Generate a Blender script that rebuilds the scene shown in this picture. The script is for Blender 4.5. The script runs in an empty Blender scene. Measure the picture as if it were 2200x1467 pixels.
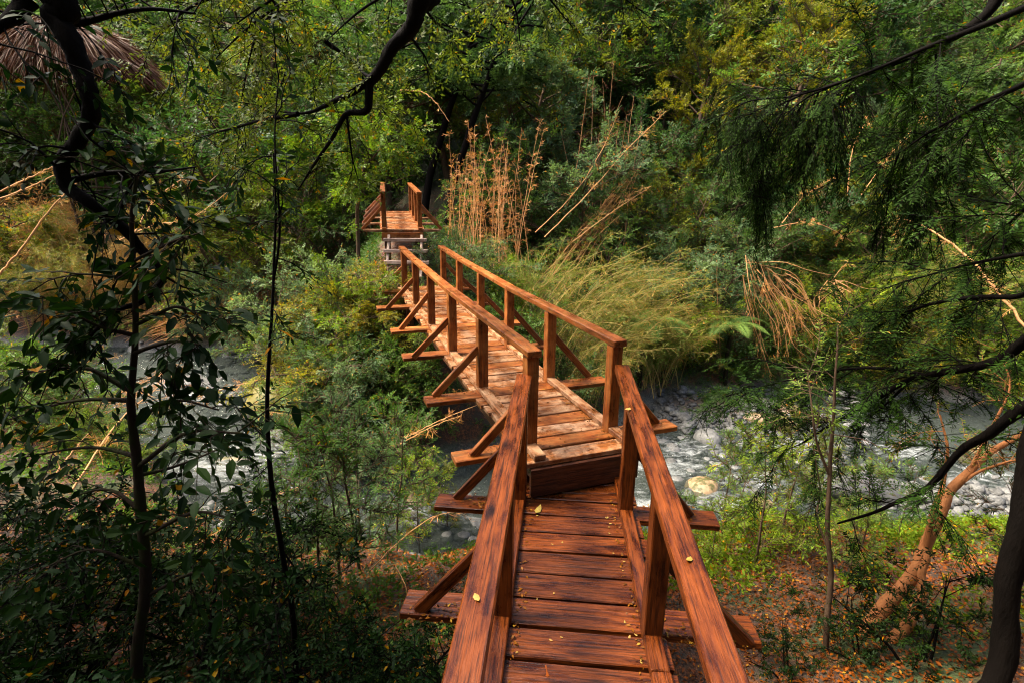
import bpy, math, random
import numpy as np
from mathutils import Vector, Matrix

# ------------------------------------------------------------------ camera, sky, sun, exposure
sc = bpy.context.scene
CZ, F, PITCH, ROLL = 5.0, 1100.0, 0.252, 0.011
cam = bpy.data.cameras.new('camera'); cam.sensor_width = 36.0; cam.lens = F / 2200 * 36
cam.clip_start = 0.05; cam.clip_end = 400
camo = bpy.data.objects.new('camera', cam); sc.collection.objects.link(camo)
camo.location = (0, 0, CZ)
camo.rotation_mode = 'QUATERNION'
camo.rotation_quaternion = (Matrix.Rotation(math.pi / 2 - PITCH, 3, 'X') @ Matrix.Rotation(ROLL, 3, 'Z')).to_quaternion()
sc.camera = camo
SUN_EL, SUN_AZ = math.radians(60), math.radians(-86)      # azimuth from +Y towards +X (negative: left)
w = bpy.data.worlds.new('World'); sc.world = w; w.use_nodes = True
nt = w.node_tree; bg = nt.nodes['Background']
sky = nt.nodes.new('ShaderNodeTexSky'); sky.sky_type = 'NISHITA'; sky.sun_disc = False
sky.sun_elevation = SUN_EL; sky.sun_rotation = SUN_AZ; sky.dust_density = 6.0; sky.air_density = .7; sky.ozone_density = .3
nt.links.new(sky.outputs[0], bg.inputs[0]); bg.inputs[1].default_value = 0.115
sl = bpy.data.lights.new('sun', 'SUN'); sl.energy = 2.3; sl.angle = math.radians(14); sl.color = (1.0, 0.90, 0.72)
so = bpy.data.objects.new('sun', sl); sc.collection.objects.link(so)
sd = Vector((math.sin(SUN_AZ) * math.cos(SUN_EL), math.cos(SUN_AZ) * math.cos(SUN_EL), math.sin(SUN_EL)))
so.rotation_euler = (-sd).to_track_quat('-Z', 'Y').to_euler(); so.location = sd * 60
vs = sc.view_settings; vs.view_transform = 'Standard'; vs.look = 'None'; vs.gamma = 1.0; vs.exposure = 2.4
cy = sc.cycles
cy.max_bounces = 8; cy.diffuse_bounces = 4; cy.glossy_bounces = 2; cy.transmission_bounces = 6
cy.use_denoising = True; cy.filter_width = 1.1; cy.caustics_reflective = False; cy.caustics_refractive = False

R = random.Random(11)
rng = np.random.default_rng(11)
COL = sc.collection

# ------------------------------------------------------------------ pixel helpers (photo pixels, 2200 wide)
CP, SP = math.cos(PITCH), math.sin(PITCH)
def ray(px, py):
    a, b = px - 1100.0, py - 733.5
    cr, sr = math.cos(ROLL), math.sin(ROLL)
    u, v = (cr * a + sr * b) / F, (-sr * a + cr * b) / F
    return (u, CP - v * SP, -(SP + v * CP))
def W(px, py, Y):
    d = ray(px, py); k = Y / d[1]
    return Vector((d[0] * k, Y, CZ + d[2] * k))

# ------------------------------------------------------------------ terrain height
XS = np.array([-30, -14, -8, -5.5, -4.6, -3.4, -1.5, 0.5, 2.5, 4, 7, 11, 30.])
YF = np.array([19, 17.8, 16.8, 14.6, 11.0, 9.7, 9.4, 10.4, 11.4, 12.8, 13.6, 13.2, 14.])
XN = np.array([-30, -12, -8, -6.2, -4.5, -3, 0, 3, 6, 10, 30.])
YN = np.array([14.0, 12.4, 10.2, 8.3, 7.1, 6.8, 6.6, 7.3, 7.5, 7.0, 6.6])
def smooth(a, b, x):
    t = np.clip((x - a) / (b - a), 0, 1); return t * t * (3 - 2 * t)
def wob(x, y, s, k=0.):
    return (np.sin(x * s + 1.3 + k) * np.cos(y * s * 1.17 + .4 + k) + .5 * np.sin(x * s * 2.3 - y * s * 1.9 + 2 * k)) / 1.5
def height(x, y):
    x = np.asarray(x, float); y = np.asarray(y, float)
    yf = np.interp(x, XS, YF) + .35 * wob(x, y * 0, 1.7); yn = np.interp(x, XN, YN) + .25 * wob(x, y * 0, 1.9, 2.)
    bed = -0.30 + .08 * wob(x, y, 2.6)
    # gravel bars
    bed = bed + .70 * np.exp(-(((x - 5.6) / 2.6) ** 2 + ((y - 12.3) / 1.4) ** 2))
    bed = bed + .50 * np.exp(-(((x - 8.3) / 2.0) ** 2 + ((y - 8.3) / .8) ** 2))
    bed = bed + .42 * np.exp(-(((x + 9.5) / 2.2) ** 2 + ((y - 14.2) / .9) ** 2))
    bed = bed + .46 * np.exp(-(((x + 4.7) / 1.0) ** 2 + ((y - 12.6) / 1.2) ** 2))
    t = yn - y
    near = np.interp(t, [-.5, 0, .4, 1.2, 2.6, 3.8, 5, 8, 20, 60], [-.4, 0.0, .35, .75, 1.15, 1.5, 2.0, 2.5, 6, 18]) + .10 * wob(x, y, 1.6, 1.)
    t = y - yf
    far = np.interp(t, [-.5, 0, .5, 1.5, 4, 9, 16, 30, 60], [-.4, 0.05, .55, 1.1, 2.3, 4.6, 9, 20, 42]) + .15 * wob(x, y, 1.1, 3.)
    steep = np.interp(t, [-.5, 0, .5, 1.5, 3, 5, 9, 16, 30, 60], [-.4, .05, .8, 1.9, 3.3, 4.6, 6.4, 10, 20, 42]) + .2 * wob(x, y, 1.3, 5.)
    wl = 1 - smooth(-7.5, -5.5, x); far = far * (1 - wl) + steep * wl
    g = np.exp(-(((x + 2.4 + .12 * (y - 11)) / 2.1) ** 2)) * smooth(9.3, 10.9, y) * (1 - smooth(15, 22, y))
    tgt = np.interp(y, [9, 10.8, 12, 13.3, 17.5, 20], [2.6, 3.12, 3.55, 4.0, 4.55, 5.4])
    far = far * (1 - g) + np.maximum(far, tgt) * g
    z = np.maximum(bed, np.maximum(near, far))
    return z
def hz(x, y): return float(height(x, y))
_T = np.arange(1.0, 40.0, .03)
def gp(px, py):
    """where the sight line through a photo pixel meets the ground or the water"""
    d = ray(px, py); x, y, z = d[0] * _T, d[1] * _T, CZ + d[2] * _T
    h = np.maximum(height(x, y), 0.0); hit = np.nonzero(z < h)[0]
    k = int(hit[0]) if len(hit) else 900
    return Vector((x[k], y[k], float(h[k])))

# ------------------------------------------------------------------ materials
def new_mat(name):
    m = bpy.data.materials.new(name); m.use_nodes = True
    n = m.node_tree.nodes; n.clear()
    return m, n, m.node_tree.links
def N(n, t, **k):
    o = n.new(t)
    for a, b in k.items(): setattr(o, a, b)
    return o
def mixc(n, l, fac, a, b, mode='MIX'):
    o = n.new('ShaderNodeMix'); o.data_type = 'RGBA'; o.blend_type = mode
    for i, v in ((0, fac), (6, a), (7, b)):
        if isinstance(v, (int, float)): o.inputs[i].default_value = v
        elif isinstance(v, tuple): o.inputs[i].default_value = (*v, 1)
        else: l.new(v, o.inputs[i])
    return o.outputs[2]
def ramp(n, l, fac, pts):
    o = n.new('ShaderNodeValToRGB'); e = o.color_ramp.elements
    while len(e) < len(pts): e.new(.5)
    for i, (p, c) in enumerate(pts): e[i].position = p; e[i].color = (*c, 1) if isinstance(c, tuple) else (c, c, c, 1)
    l.new(fac, o.inputs[0]); return o.outputs[0]
def noise(n, l, vec, scale, detail=4, rough=.55):
    o = n.new('ShaderNodeTexNoise'); o.inputs['Scale'].default_value = scale
    o.inputs['Detail'].default_value = detail; o.inputs['Roughness'].default_value = rough
    if vec is not None: l.new(vec, o.inputs['Vector'])
    return o.outputs[0]
def leaf_mat(name, a, b, dry=None, dry_at=.93, trans=.45, rough=.5, spec=.18, hue=.0):
    m, n, l = new_mat(name)
    at = N(n, 'ShaderNodeAttribute', attribute_name='var')
    oi = N(n, 'ShaderNodeObjectInfo')
    c = mixc(n, l, at.outputs['Fac'], a, b)
    if dry:
        k = N(n, 'ShaderNodeMath', operation='GREATER_THAN'); l.new(at.outputs['Fac'], k.inputs[0]); k.inputs[1].default_value = dry_at
        c = mixc(n, l, k.outputs[0], c, dry)
    hs = N(n, 'ShaderNodeHueSaturation'); l.new(c, hs.inputs['Color'])
    mr = N(n, 'ShaderNodeMapRange'); l.new(oi.outputs['Random'], mr.inputs[0]); mr.inputs[3].default_value = .485; mr.inputs[4].default_value = .515
    l.new(mr.outputs[0], hs.inputs['Hue'])
    mv = N(n, 'ShaderNodeMapRange'); l.new(oi.outputs['Random'], mv.inputs[0]); mv.inputs[3].default_value = 1.2; mv.inputs[4].default_value = .8
    l.new(mv.outputs[0], hs.inputs['Value'])
    p = N(n, 'ShaderNodeBsdfPrincipled'); l.new(hs.outputs[0], p.inputs['Base Color']); hs.inputs['Saturation'].default_value = 1.12
    p.inputs['Roughness'].default_value = rough; p.inputs['Specular IOR Level'].default_value = spec
    t = N(n, 'ShaderNodeBsdfTranslucent')
    l.new(mixc(n, l, .5, hs.outputs[0], (1.0, .95, .25), 'MULTIPLY'), t.inputs[0])
    mx = N(n, 'ShaderNodeMixShader'); mx.inputs[0].default_value = trans
    l.new(p.outputs[0], mx.inputs[1]); l.new(t.outputs[0], mx.inputs[2])
    o = N(n, 'ShaderNodeOutputMaterial'); l.new(mx.outputs[0], o.inputs[0])
    return m
def bark_mat(name, a, b, scale=9, moss=None, rough=.8):
    m, n, l = new_mat(name)
    tc = N(n, 'ShaderNodeTexCoord'); mp = N(n, 'ShaderNodeMapping'); l.new(tc.outputs['Object'], mp.inputs[0])
    mp.inputs['Scale'].default_value = (1, 1, .28)
    f = noise(n, l, mp.outputs[0], scale * 3, 6, .65)
    c = mixc(n, l, f, a, b)
    if moss:
        f2 = noise(n, l, tc.outputs['Object'], scale * .8, 4)
        r = ramp(n, l, f2, [(.48, 0.), (.62, 1.)])
        c = mixc(n, l, r, c, moss)
    p = N(n, 'ShaderNodeBsdfPrincipled'); l.new(c, p.inputs['Base Color']); p.inputs['Roughness'].default_value = rough; p.inputs['Specular IOR Level'].default_value = .05
    bp = N(n, 'ShaderNodeBump'); bp.inputs['Strength'].default_value = .7; bp.inputs['Distance'].default_value = .02; l.new(f, bp.inputs['Height']); l.new(bp.outputs[0], p.inputs['Normal'])
    o = N(n, 'ShaderNodeOutputMaterial'); l.new(p.outputs[0], o.inputs[0])
    return m
def wood_mat(name, light, dark, worn=None, wornk=.5, rough=(.22, .5)):
    m, n, l = new_mat(name)
    tc = N(n, 'ShaderNodeTexCoord'); oi = N(n, 'ShaderNodeObjectInfo')
    off = N(n, 'ShaderNodeVectorMath', operation='SCALE'); off.inputs[0].default_value = (13.1, 7.7, 5.3); l.new(oi.outputs['Random'], off.inputs['Scale'])
    add = N(n, 'ShaderNodeVectorMath', operation='ADD'); l.new(tc.outputs['Object'], add.inputs[0]); l.new(off.outputs[0], add.inputs[1])
    mp = N(n, 'ShaderNodeMapping'); l.new(add.outputs[0], mp.inputs[0]); mp.inputs['Scale'].default_value = (1.6, 26, 26)
    g1 = noise(n, l, mp.outputs[0], 1.6, 6, .62)
    mp2 = N(n, 'ShaderNodeMapping'); l.new(add.outputs[0], mp2.inputs[0]); mp2.inputs['Scale'].default_value = (2.0, 6, 6)
    g2 = noise(n, l, mp2.outputs[0], 2.2, 5, .6)
    mp3 = N(n, 'ShaderNodeMapping'); l.new(add.outputs[0], mp3.inputs[0]); mp3.inputs['Scale'].default_value = (3.0, 70, 70)
    g3 = noise(n, l, mp3.outputs[0], 1.5, 3, .6)
    f = N(n, 'ShaderNodeMath', operation='MULTIPLY_ADD'); l.new(g2, f.inputs[0]); f.inputs[1].default_value = .55; 
    s = N(n, 'ShaderNodeMath', operation='MULTIPLY'); l.new(g1, s.inputs[0]); s.inputs[1].default_value = .45; l.new(s.outputs[0], f.inputs[2])
    mid = tuple((x * .6 + y * .4) for x, y in zip(light, dark))
    c = ramp(n, l, f.outputs[0], [(.30, tuple(x * .6 for x in dark)), (.41, dark), (.53, mid), (.68, light)])
    kn = N(n, 'ShaderNodeTexVoronoi', feature='F1'); mpk = N(n, 'ShaderNodeMapping'); l.new(add.outputs[0], mpk.inputs[0]); mpk.inputs['Scale'].default_value = (1.3, 5, 5)
    l.new(mpk.outputs[0], kn.inputs['Vector']); kn.inputs['Scale'].default_value = 1.3
    kf = ramp(n, l, kn.outputs['Distance'], [(.05, 1.), (.17, 0.)])
    c = mixc(n, l, kf, c, tuple(x * .3 for x in dark))
    fine = ramp(n, l, g3, [(.38, .12), (.5, 1.)])
    c = mixc(n, l, .75, c, fine, 'MULTIPLY')
    if worn:  # wear patches; on the deck planks their paleness also carries sky sheen
        wf = noise(n, l, add.outputs[0], 5.5, 6, .68)
        wr = ramp(n, l, wf, [(.42, 0.), (.66, 1.)])
        wm = N(n, 'ShaderNodeMath', operation='MULTIPLY'); l.new(wr, wm.inputs[0]); wm.inputs[1].default_value = wornk
        c = mixc(n, l, wm.outputs[0], c, worn)
    hs = N(n, 'ShaderNodeHueSaturation'); l.new(c, hs.inputs['Color'])
    mv = N(n, 'ShaderNodeMapRange'); l.new(oi.outputs['Random'], mv.inputs[0]); mv.inputs[3].default_value = .72; mv.inputs[4].default_value = 1.3
    l.new(mv.outputs[0], hs.inputs['Value'])
    p = N(n, 'ShaderNodeBsdfPrincipled'); l.new(hs.outputs[0], p.inputs['Base Color'])
    rr = N(n, 'ShaderNodeMapRange'); l.new(g2, rr.inputs[0]); rr.inputs[1].default_value = .35; rr.inputs[2].default_value = .65
    rr.inputs[3].default_value = rough[0]; rr.inputs[4].default_value = rough[1]; l.new(rr.outputs[0], p.inputs['Roughness']); p.inputs['Specular IOR Level'].default_value = .28
    bp = N(n, 'ShaderNodeBump'); bp.inputs['Strength'].default_value = .7; bp.inputs['Distance'].default_value = .010
    l.new(g1, bp.inputs['Height']); l.new(bp.outputs[0], p.inputs['Normal'])
    o = N(n, 'ShaderNodeOutputMaterial'); l.new(p.outputs[0], o.inputs[0])
    return m
def ground_mat():
    m, n, l = new_mat('forest_floor')
    tc = N(n, 'ShaderNodeTexCoord'); P = tc.outputs['Object']
    a = noise(n, l, P, 1.1, 5); b = noise(n, l, P, 26, 5, .7); d = noise(n, l, P, 5, 5, .6)
    litter = ramp(n, l, b, [(.3, (.012, .006, .003)), (.46, (.055, .020, .007)), (.6, (.16, .052, .012)), (.75, (.26, .11, .03))])
    soil = ramp(n, l, d, [(.3, (.012, .010, .006)), (.7, (.045, .030, .016))])
    moss = ramp(n, l, b, [(.3, (.010, .018, .004)), (.7, (.05, .075, .012))])
    c = mixc(n, l, ramp(n, l, d, [(.45, 0.), (.6, 1.)]), litter, soil)
    c = mixc(n, l, ramp(n, l, a, [(.5, 0.), (.62, 1.)]), c, moss)
    sx = N(n, 'ShaderNodeSeparateXYZ'); l.new(P, sx.inputs[0])
    wet = ramp(n, l, sx.outputs['Z'], [(.12, 1.), (.45, 0.)])
    bedc = ramp(n, l, b, [(.3, (.035, .037, .035)), (.55, (.11, .11, .10)), (.72, (.21, .205, .19))])
    c = mixc(n, l, wet, c, bedc)
    hm = ramp(n, l, b, [(.3, (.006, .010, .003)), (.7, (.026, .036, .010))])
    hr = N(n, 'ShaderNodeMapRange'); l.new(sx.outputs['Z'], hr.inputs[0]); hr.inputs[1].default_value = 4.6; hr.inputs[2].default_value = 6.0
    c = mixc(n, l, hr.outputs[0], c, hm)
    p = N(n, 'ShaderNodeBsdfPrincipled'); l.new(c, p.inputs['Base Color']); p.inputs['Roughness'].default_value = .85
    bp = N(n, 'ShaderNodeBump'); bp.inputs['Strength'].default_value = .9; bp.inputs['Distance'].default_value = .05; l.new(b, bp.inputs['Height']); l.new(bp.outputs[0], p.inputs['Normal'])
    o = N(n, 'ShaderNodeOutputMaterial'); l.new(p.outputs[0], o.inputs[0]); return m
def water_mat():
    m, n, l = new_mat('stream_water')
    tc = N(n, 'ShaderNodeTexCoord'); P = tc.outputs['Object']
    at = N(n, 'ShaderNodeAttribute', attribute_name='foam')
    mp = N(n, 'ShaderNodeMapping'); l.new(P, mp.inputs[0]); mp.inputs['Scale'].default_value = (.55, 1.5, 1); mp.inputs['Rotation'].default_value = (0, 0, .25)
    a = noise(n, l, mp.outputs[0], 5, 7, .68); b = noise(n, l, mp.outputs[0], 17, 5, .65)
    s = N(n, 'ShaderNodeMath', operation='MULTIPLY_ADD'); l.new(at.outputs['Fac'], s.inputs[0]); s.inputs[1].default_value = .24; l.new(a, s.inputs[2])
    fo = ramp(n, l, s.outputs[0], [(.62, 0.), (.76, .4), (.92, 1.)])
    deep = ramp(n, l, b, [(.3, (.020, .027, .025)), (.7, (.055, .066, .060))])
    p = N(n, 'ShaderNodeBsdfPrincipled'); l.new(deep, p.inputs['Base Color'])
    p.inputs['Roughness'].default_value = .07; p.inputs['IOR'].default_value = 1.33
    tr = N(n, 'ShaderNodeBsdfTransparent'); tr.inputs[0].default_value = (.72, .78, .74, 1)
    gl = N(n, 'ShaderNodeMixShader'); gl.inputs[0].default_value = .6
    l.new(p.outputs[0], gl.inputs[1]); l.new(tr.outputs[0], gl.inputs[2])
    f = N(n, 'ShaderNodeBsdfPrincipled'); f.inputs['Base Color'].default_value = (.30, .32, .32, 1); f.inputs['Roughness'].default_value = .6
    bp = N(n, 'ShaderNodeBump'); bp.inputs['Strength'].default_value = .8; bp.inputs['Distance'].default_value = .10
    l.new(a, bp.inputs['Height']); l.new(bp.outputs[0], p.inputs['Normal']); l.new(bp.outputs[0], f.inputs['Normal'])
    mx = N(n, 'ShaderNodeMixShader'); l.new(fo, mx.inputs[0]); l.new(gl.outputs[0], mx.inputs[1]); l.new(f.outputs[0], mx.inputs[2])
    o = N(n, 'ShaderNodeOutputMaterial'); l.new(mx.outputs[0], o.inputs[0]); return m
def stone_mat(name, a, b, moss=None, mosslo=.45):
    m, n, l = new_mat(name)
    tc = N(n, 'ShaderNodeTexCoord'); oi = N(n, 'ShaderNodeObjectInfo')
    f = noise(n, l, tc.outputs['Object'], 3.0, 7, .65)
    c = mixc(n, l, ramp(n, l, f, [(.3, 0.), (.7, 1.)]), a, b)
    hs = N(n, 'ShaderNodeHueSaturation'); l.new(c, hs.inputs['Color'])
    mv = N(n, 'ShaderNodeMapRange'); l.new(oi.outputs['Random'], mv.inputs[0]); mv.inputs[3].default_value = .55; mv.inputs[4].default_value = 1.45
    l.new(mv.outputs[0], hs.inputs['Value']); c = hs.outputs[0]
    p = N(n, 'ShaderNodeBsdfPrincipled'); p.inputs['Roughness'].default_value = .6
    if moss:
        ge = N(n, 'ShaderNodeNewGeometry'); sx = N(n, 'ShaderNodeSeparateXYZ'); l.new(ge.outputs['Normal'], sx.inputs[0])
        f2 = noise(n, l, tc.outputs['Object'], 4, 5)
        fm_ = noise(n, l, tc.outputs['Object'], 30, 5, .7); ad = N(n, 'ShaderNodeMath', operation='MULTIPLY_ADD'); l.new(sx.outputs['Z'], ad.inputs[0]); ad.inputs[1].default_value = .45; l.new(f2, ad.inputs[2])
        mc = mixc(n, l, noise(n, l, tc.outputs['Object'], 22, 4), tuple(x * .5 for x in moss), moss)
        c = mixc(n, l, ramp(n, l, ad.outputs[0], [(mosslo, 0.), (mosslo + .12, 1.)]), c, mc)
    l.new(c, p.inputs['Base Color'])
    bp = N(n, 'ShaderNodeBump'); bp.inputs['Strength'].default_value = .6; bp.inputs['Distance'].default_value = .03; l.new(f, bp.inputs['Height']); l.new(bp.outputs[0], p.inputs['Normal'])
    o = N(n, 'ShaderNodeOutputMaterial'); l.new(p.outputs[0], o.inputs[0]); return m

M = {}
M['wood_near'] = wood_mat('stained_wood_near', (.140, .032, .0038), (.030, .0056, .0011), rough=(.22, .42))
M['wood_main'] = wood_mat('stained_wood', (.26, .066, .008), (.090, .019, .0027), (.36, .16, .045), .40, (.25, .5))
M['wood_plank'] = wood_mat('worn_sheen_plank_wood', (.27, .090, .020), (.10, .027, .0055), (.44, .27, .155), .75, (.18, .42))  # pale tone is wear plus wet sky sheen put into the colour
M['wood_grey'] = wood_mat('weathered_wood', (.50, .35, .25), (.26, .15, .10), (.56, .43, .34), .6, (.5, .7))
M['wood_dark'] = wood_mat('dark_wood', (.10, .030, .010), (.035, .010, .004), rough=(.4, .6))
M['ground'] = ground_mat(); M['water'] = water_mat()
M['stone'] = stone_mat('river_stone', (.036, .037, .036), (.14, .138, .130))
M['stone_brown'] = stone_mat('brown_stone', (.09, .055, .026), (.22, .15, .08), (.07, .07, .014), .85)
M['stone_moss'] = stone_mat('mossy_stone', (.035, .035, .03), (.10, .095, .08), (.15, .125, .014), .52)
M['bark_dark'] = bark_mat('shade_dark_bark', (.0012, .0009, .0007), (.0055, .004, .003))  # bark colour darkened to stand in for deep shade on the trunks
M['bark_moss'] = bark_mat('mossy_bark', (.007, .005, .004), (.032, .023, .015), 7, (.018, .021, .006))
M['bark_orange'] = bark_mat('orange_bark', (.20, .07, .022), (.48, .20, .075), 6, rough=.55)
M['bark_brown'] = bark_mat('brown_bark', (.035, .022, .014), (.13, .085, .055))
M['cane'] = bark_mat('dry_cane', (.28, .125, .048), (.56, .32, .14), 5, rough=.5)
M['cane_green'] = bark_mat('living_cane', (.16, .13, .035), (.40, .28, .10), 5, rough=.5)
M['leaf_olive'] = leaf_mat('leaf_olive', (0.058, 0.090, 0.017), (0.196, 0.225, 0.041), (.40, .20, .03), .985)
M['leaf_green'] = leaf_mat('leaf_green', (0.039, 0.090, 0.021), (0.128, 0.217, 0.051), (.30, .17, .03), .99)
M['leaf_teal'] = leaf_mat('leaf_teal', (0.057, 0.112, 0.051), (0.173, 0.247, 0.108), (.35, .19, .05), .985)
M['leaf_yellow'] = leaf_mat('leaf_yellow_green', (0.111, 0.124, 0.018), (0.286, 0.273, 0.046), (.45, .20, .03), .965)
M['leaf_bright'] = leaf_mat('leaf_bright', (0.077, 0.140, 0.020), (0.210, 0.294, 0.045), (.42, .24, .03), .975)
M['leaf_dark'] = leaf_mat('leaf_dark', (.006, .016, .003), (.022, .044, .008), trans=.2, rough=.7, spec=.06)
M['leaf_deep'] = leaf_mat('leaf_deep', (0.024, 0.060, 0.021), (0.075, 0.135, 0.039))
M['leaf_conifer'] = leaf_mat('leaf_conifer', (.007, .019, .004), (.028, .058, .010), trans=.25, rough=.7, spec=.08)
M['leaf_broad'] = leaf_mat('leaf_broad', (.004, .012, .003), (.013, .030, .006), (.20, .10, .012), .985, trans=.3, rough=.55, spec=.08)  # leaf colour cut to near black, standing in for foreground canopy shade
M['leaf_cane'] = leaf_mat('leaf_cane', (.090, .125, .025), (.27, .26, .070), (.46, .27, .10), .80)
M['leaf_canegreen'] = leaf_mat('leaf_cane_green', (0.068, 0.128, 0.027), (0.189, 0.270, 0.061), (.42, .24, .08), .93)
M['leaf_dry'] = leaf_mat('leaf_dry', (.34, .15, .055), (.62, .37, .17), trans=.3, rough=.6)
M['leaf_thatch'] = leaf_mat('leaf_thatch', (.030, .013, .006), (.095, .046, .021), (.18, .12, .065), .94, trans=.15, rough=.6)
M['leaf_litter'] = leaf_mat('leaf_litter', (.050, .017, .006), (.21, .066, .015), (.30, .16, .04), .95, trans=.1, rough=.55)
M['leaf_fern'] = leaf_mat('leaf_fern', (0.084, 0.156, 0.042), (0.204, 0.312, 0.090), trans=.35)
M['leaf_fallen'] = leaf_mat('leaf_fallen', (.22, .13, .035), (.30, .22, .085), trans=.1, rough=.5)

# ------------------------------------------------------------------ mesh helpers
class MB:
    """collects vertices and faces (numpy blocks); build() makes one mesh"""
    def __init__(s): s.v = []; s.f = []; s.var = []; s.n = 0
    def add(s, v, f, var=None):
        v = np.asarray(v, float); f = np.asarray(f, int)
        s.v.append(v); s.f.append(f + s.n); s.n += len(v)
        s.var.append(np.full(len(f), .5) if var is None else np.asarray(var, float))
    def mesh(s, name, mat, smooth=False):
        me = bpy.data.meshes.new(name)
        V = np.concatenate(s.v); cnt = [f.shape[1] for f in s.f]
        sizes = np.concatenate([np.full(len(f), f.shape[1]) for f in s.f])
        loops = np.concatenate([f.ravel() for f in s.f])
        me.vertices.add(len(V)); me.vertices.foreach_set('co', V.ravel())
        me.loops.add(len(loops)); me.loops.foreach_set('vertex_index', loops)
        me.polygons.add(len(sizes)); st = np.concatenate([[0], np.cumsum(sizes)[:-1]])
        me.polygons.foreach_set('loop_start', st); me.polygons.foreach_set('loop_total', sizes)
        if smooth: me.polygons.foreach_set('use_smooth', np.ones(len(sizes), bool))
        at = me.attributes.new('var', 'FLOAT', 'FACE'); at.data.foreach_set('value', np.concatenate(s.var))
        me.update(calc_edges=True); me.materials.append(mat)
        return me
def unit(v):
    v = np.asarray(v, float); return v / np.maximum(np.linalg.norm(v, axis=-1, keepdims=True), 1e-9)
def tube(mb, path, radii, sides=6, rough=0.0):
    P = np.array([list(p) for p in path], float); n = len(P)
    r = np.interp(np.linspace(0, 1, n), np.linspace(0, 1, len(radii)), radii)
    T = unit(np.gradient(P, axis=0)); ref = np.array([.31, .22, .92]) if abs(T[0, 2]) < .8 else np.array([1., .1, 0])
    A = unit(np.cross(T, ref)); B = np.cross(T, A)
    a = np.linspace(0, 2 * np.pi, sides, endpoint=False)
    rr_ = np.repeat(r[:, None], sides, 1)
    if rough:
        k_ = np.arange(n)[:, None]; rr_ = rr_ * (1 + rough * (np.sin(k_ * .83 + 3 * np.sin(a * 2)[None]) + .8 * np.sin(k_ * 2.1 + a[None] * 3 + 1.0) + .6 * np.sin(k_ * .37 + a[None] * 5)) * .5)
    V = P[:, None] + rr_[:, :, None] * (np.cos(a)[None, :, None] * A[:, None] + np.sin(a)[None, :, None] * B[:, None])
    F_ = []
    for i in range(n - 1):
        for j in range(sides):
            k = (j + 1) % sides
            F_.append((i * sides + j, i * sides + k, (i + 1) * sides + k, (i + 1) * sides + j))
    mb.add(V.reshape(-1, 3), F_)
def spline(pts, n=24):
    P = np.array([list(p) for p in pts], float)
    if len(P) < 3: return P[0] + (P[-1] - P[0]) * np.linspace(0, 1, n)[:, None]
    Q = np.vstack([2 * P[0] - P[1], P, 2 * P[-1] - P[-2]]); out = []
    for t in np.linspace(0, len(P) - 1 - 1e-6, n):
        i = int(t); u = t - i; a, b, c, d = Q[i:i + 4]
        out.append(.5 * (2 * b + (c - a) * u + (2 * a - 5 * b + 4 * c - d) * u * u + (3 * b - a - 3 * c + d) * u ** 3))
    return np.array(out)
def prisms(mb, P0, P1, r0, r1):
    """thin three-sided twigs, vectorised"""
    P0 = np.asarray(P0); P1 = np.asarray(P1); T = unit(P1 - P0); A = unit(np.cross(T, np.array([.37, .61, .7]))); B = np.cross(T, A); n = len(P0)
    V = np.empty((n, 6, 3))
    for j in range(3):
        o = math.cos(j * 2.0944) * A + math.sin(j * 2.0944) * B
        V[:, j] = P0 + o * np.reshape(r0, (-1, 1)); V[:, 3 + j] = P1 + o * np.reshape(r1, (-1, 1))
    base = (np.arange(n) * 6)[:, None, None]
    F_ = np.array([[0, 1, 4, 3], [1, 2, 5, 4], [2, 0, 3, 5]])[None] + base
    mb.add(V.reshape(-1, 3), F_.reshape(-1, 4))
def leaf_quads(mb, B, D, S, L, Wd, var, cup=.18, mid=.45):
    """diamond leaves: base B, direction D, side S"""
    Nn = unit(np.cross(S, D)); L = np.reshape(L, (-1, 1)); Wd = np.reshape(Wd, (-1, 1)); n = len(B)
    V = np.empty((n, 4, 3)); m_ = B + D * L * mid + Nn * Wd * cup
    V[:, 0] = B; V[:, 1] = m_ + S * Wd * .5; V[:, 2] = B + D * L; V[:, 3] = m_ - S * Wd * .5
    mb.add(V.reshape(-1, 3), np.arange(n * 4).reshape(n, 4), var)
def leaf_ovals(mb, B, D, S, L, Wd, var, droop=.12):
    """larger folded leaves with a midrib: 8 vertices, 6 faces"""
    Nn = unit(np.cross(S, D)); L = np.reshape(L, (-1, 1)); Wd = np.reshape(Wd, (-1, 1)); n = len(B)
    V = np.empty((n, 8, 3))
    def pt(t, s, u): return B + D * L * t + S * Wd * s * .5 + Nn * (Wd * u * .16 - L * droop * t * t)
    V[:, 0] = pt(0, 0, 0); V[:, 1] = pt(.3, 0, 0); V[:, 2] = pt(.68, 0, 0); V[:, 3] = pt(1, 0, 0)
    V[:, 4] = pt(.28, 1, 1); V[:, 5] = pt(.66, .82, 1); V[:, 6] = pt(.28, -1, 1); V[:, 7] = pt(.66, -.82, 1)
    b = (np.arange(n) * 8)[:, None, None]
    q = (np.array([[1, 4, 5, 2], [1, 2, 7, 6]])[None] + b).reshape(-1, 4)
    t3 = (np.array([[0, 4, 1], [2, 5, 3], [0, 1, 6], [2, 3, 7]])[None] + b).reshape(-1, 3)
    mb.add(V.reshape(-1, 3), q, np.repeat(var, 2))
    mb.f.append(t3 + (mb.n - len(V.reshape(-1, 3)))); mb.var.append(np.repeat(var, 4))
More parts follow.
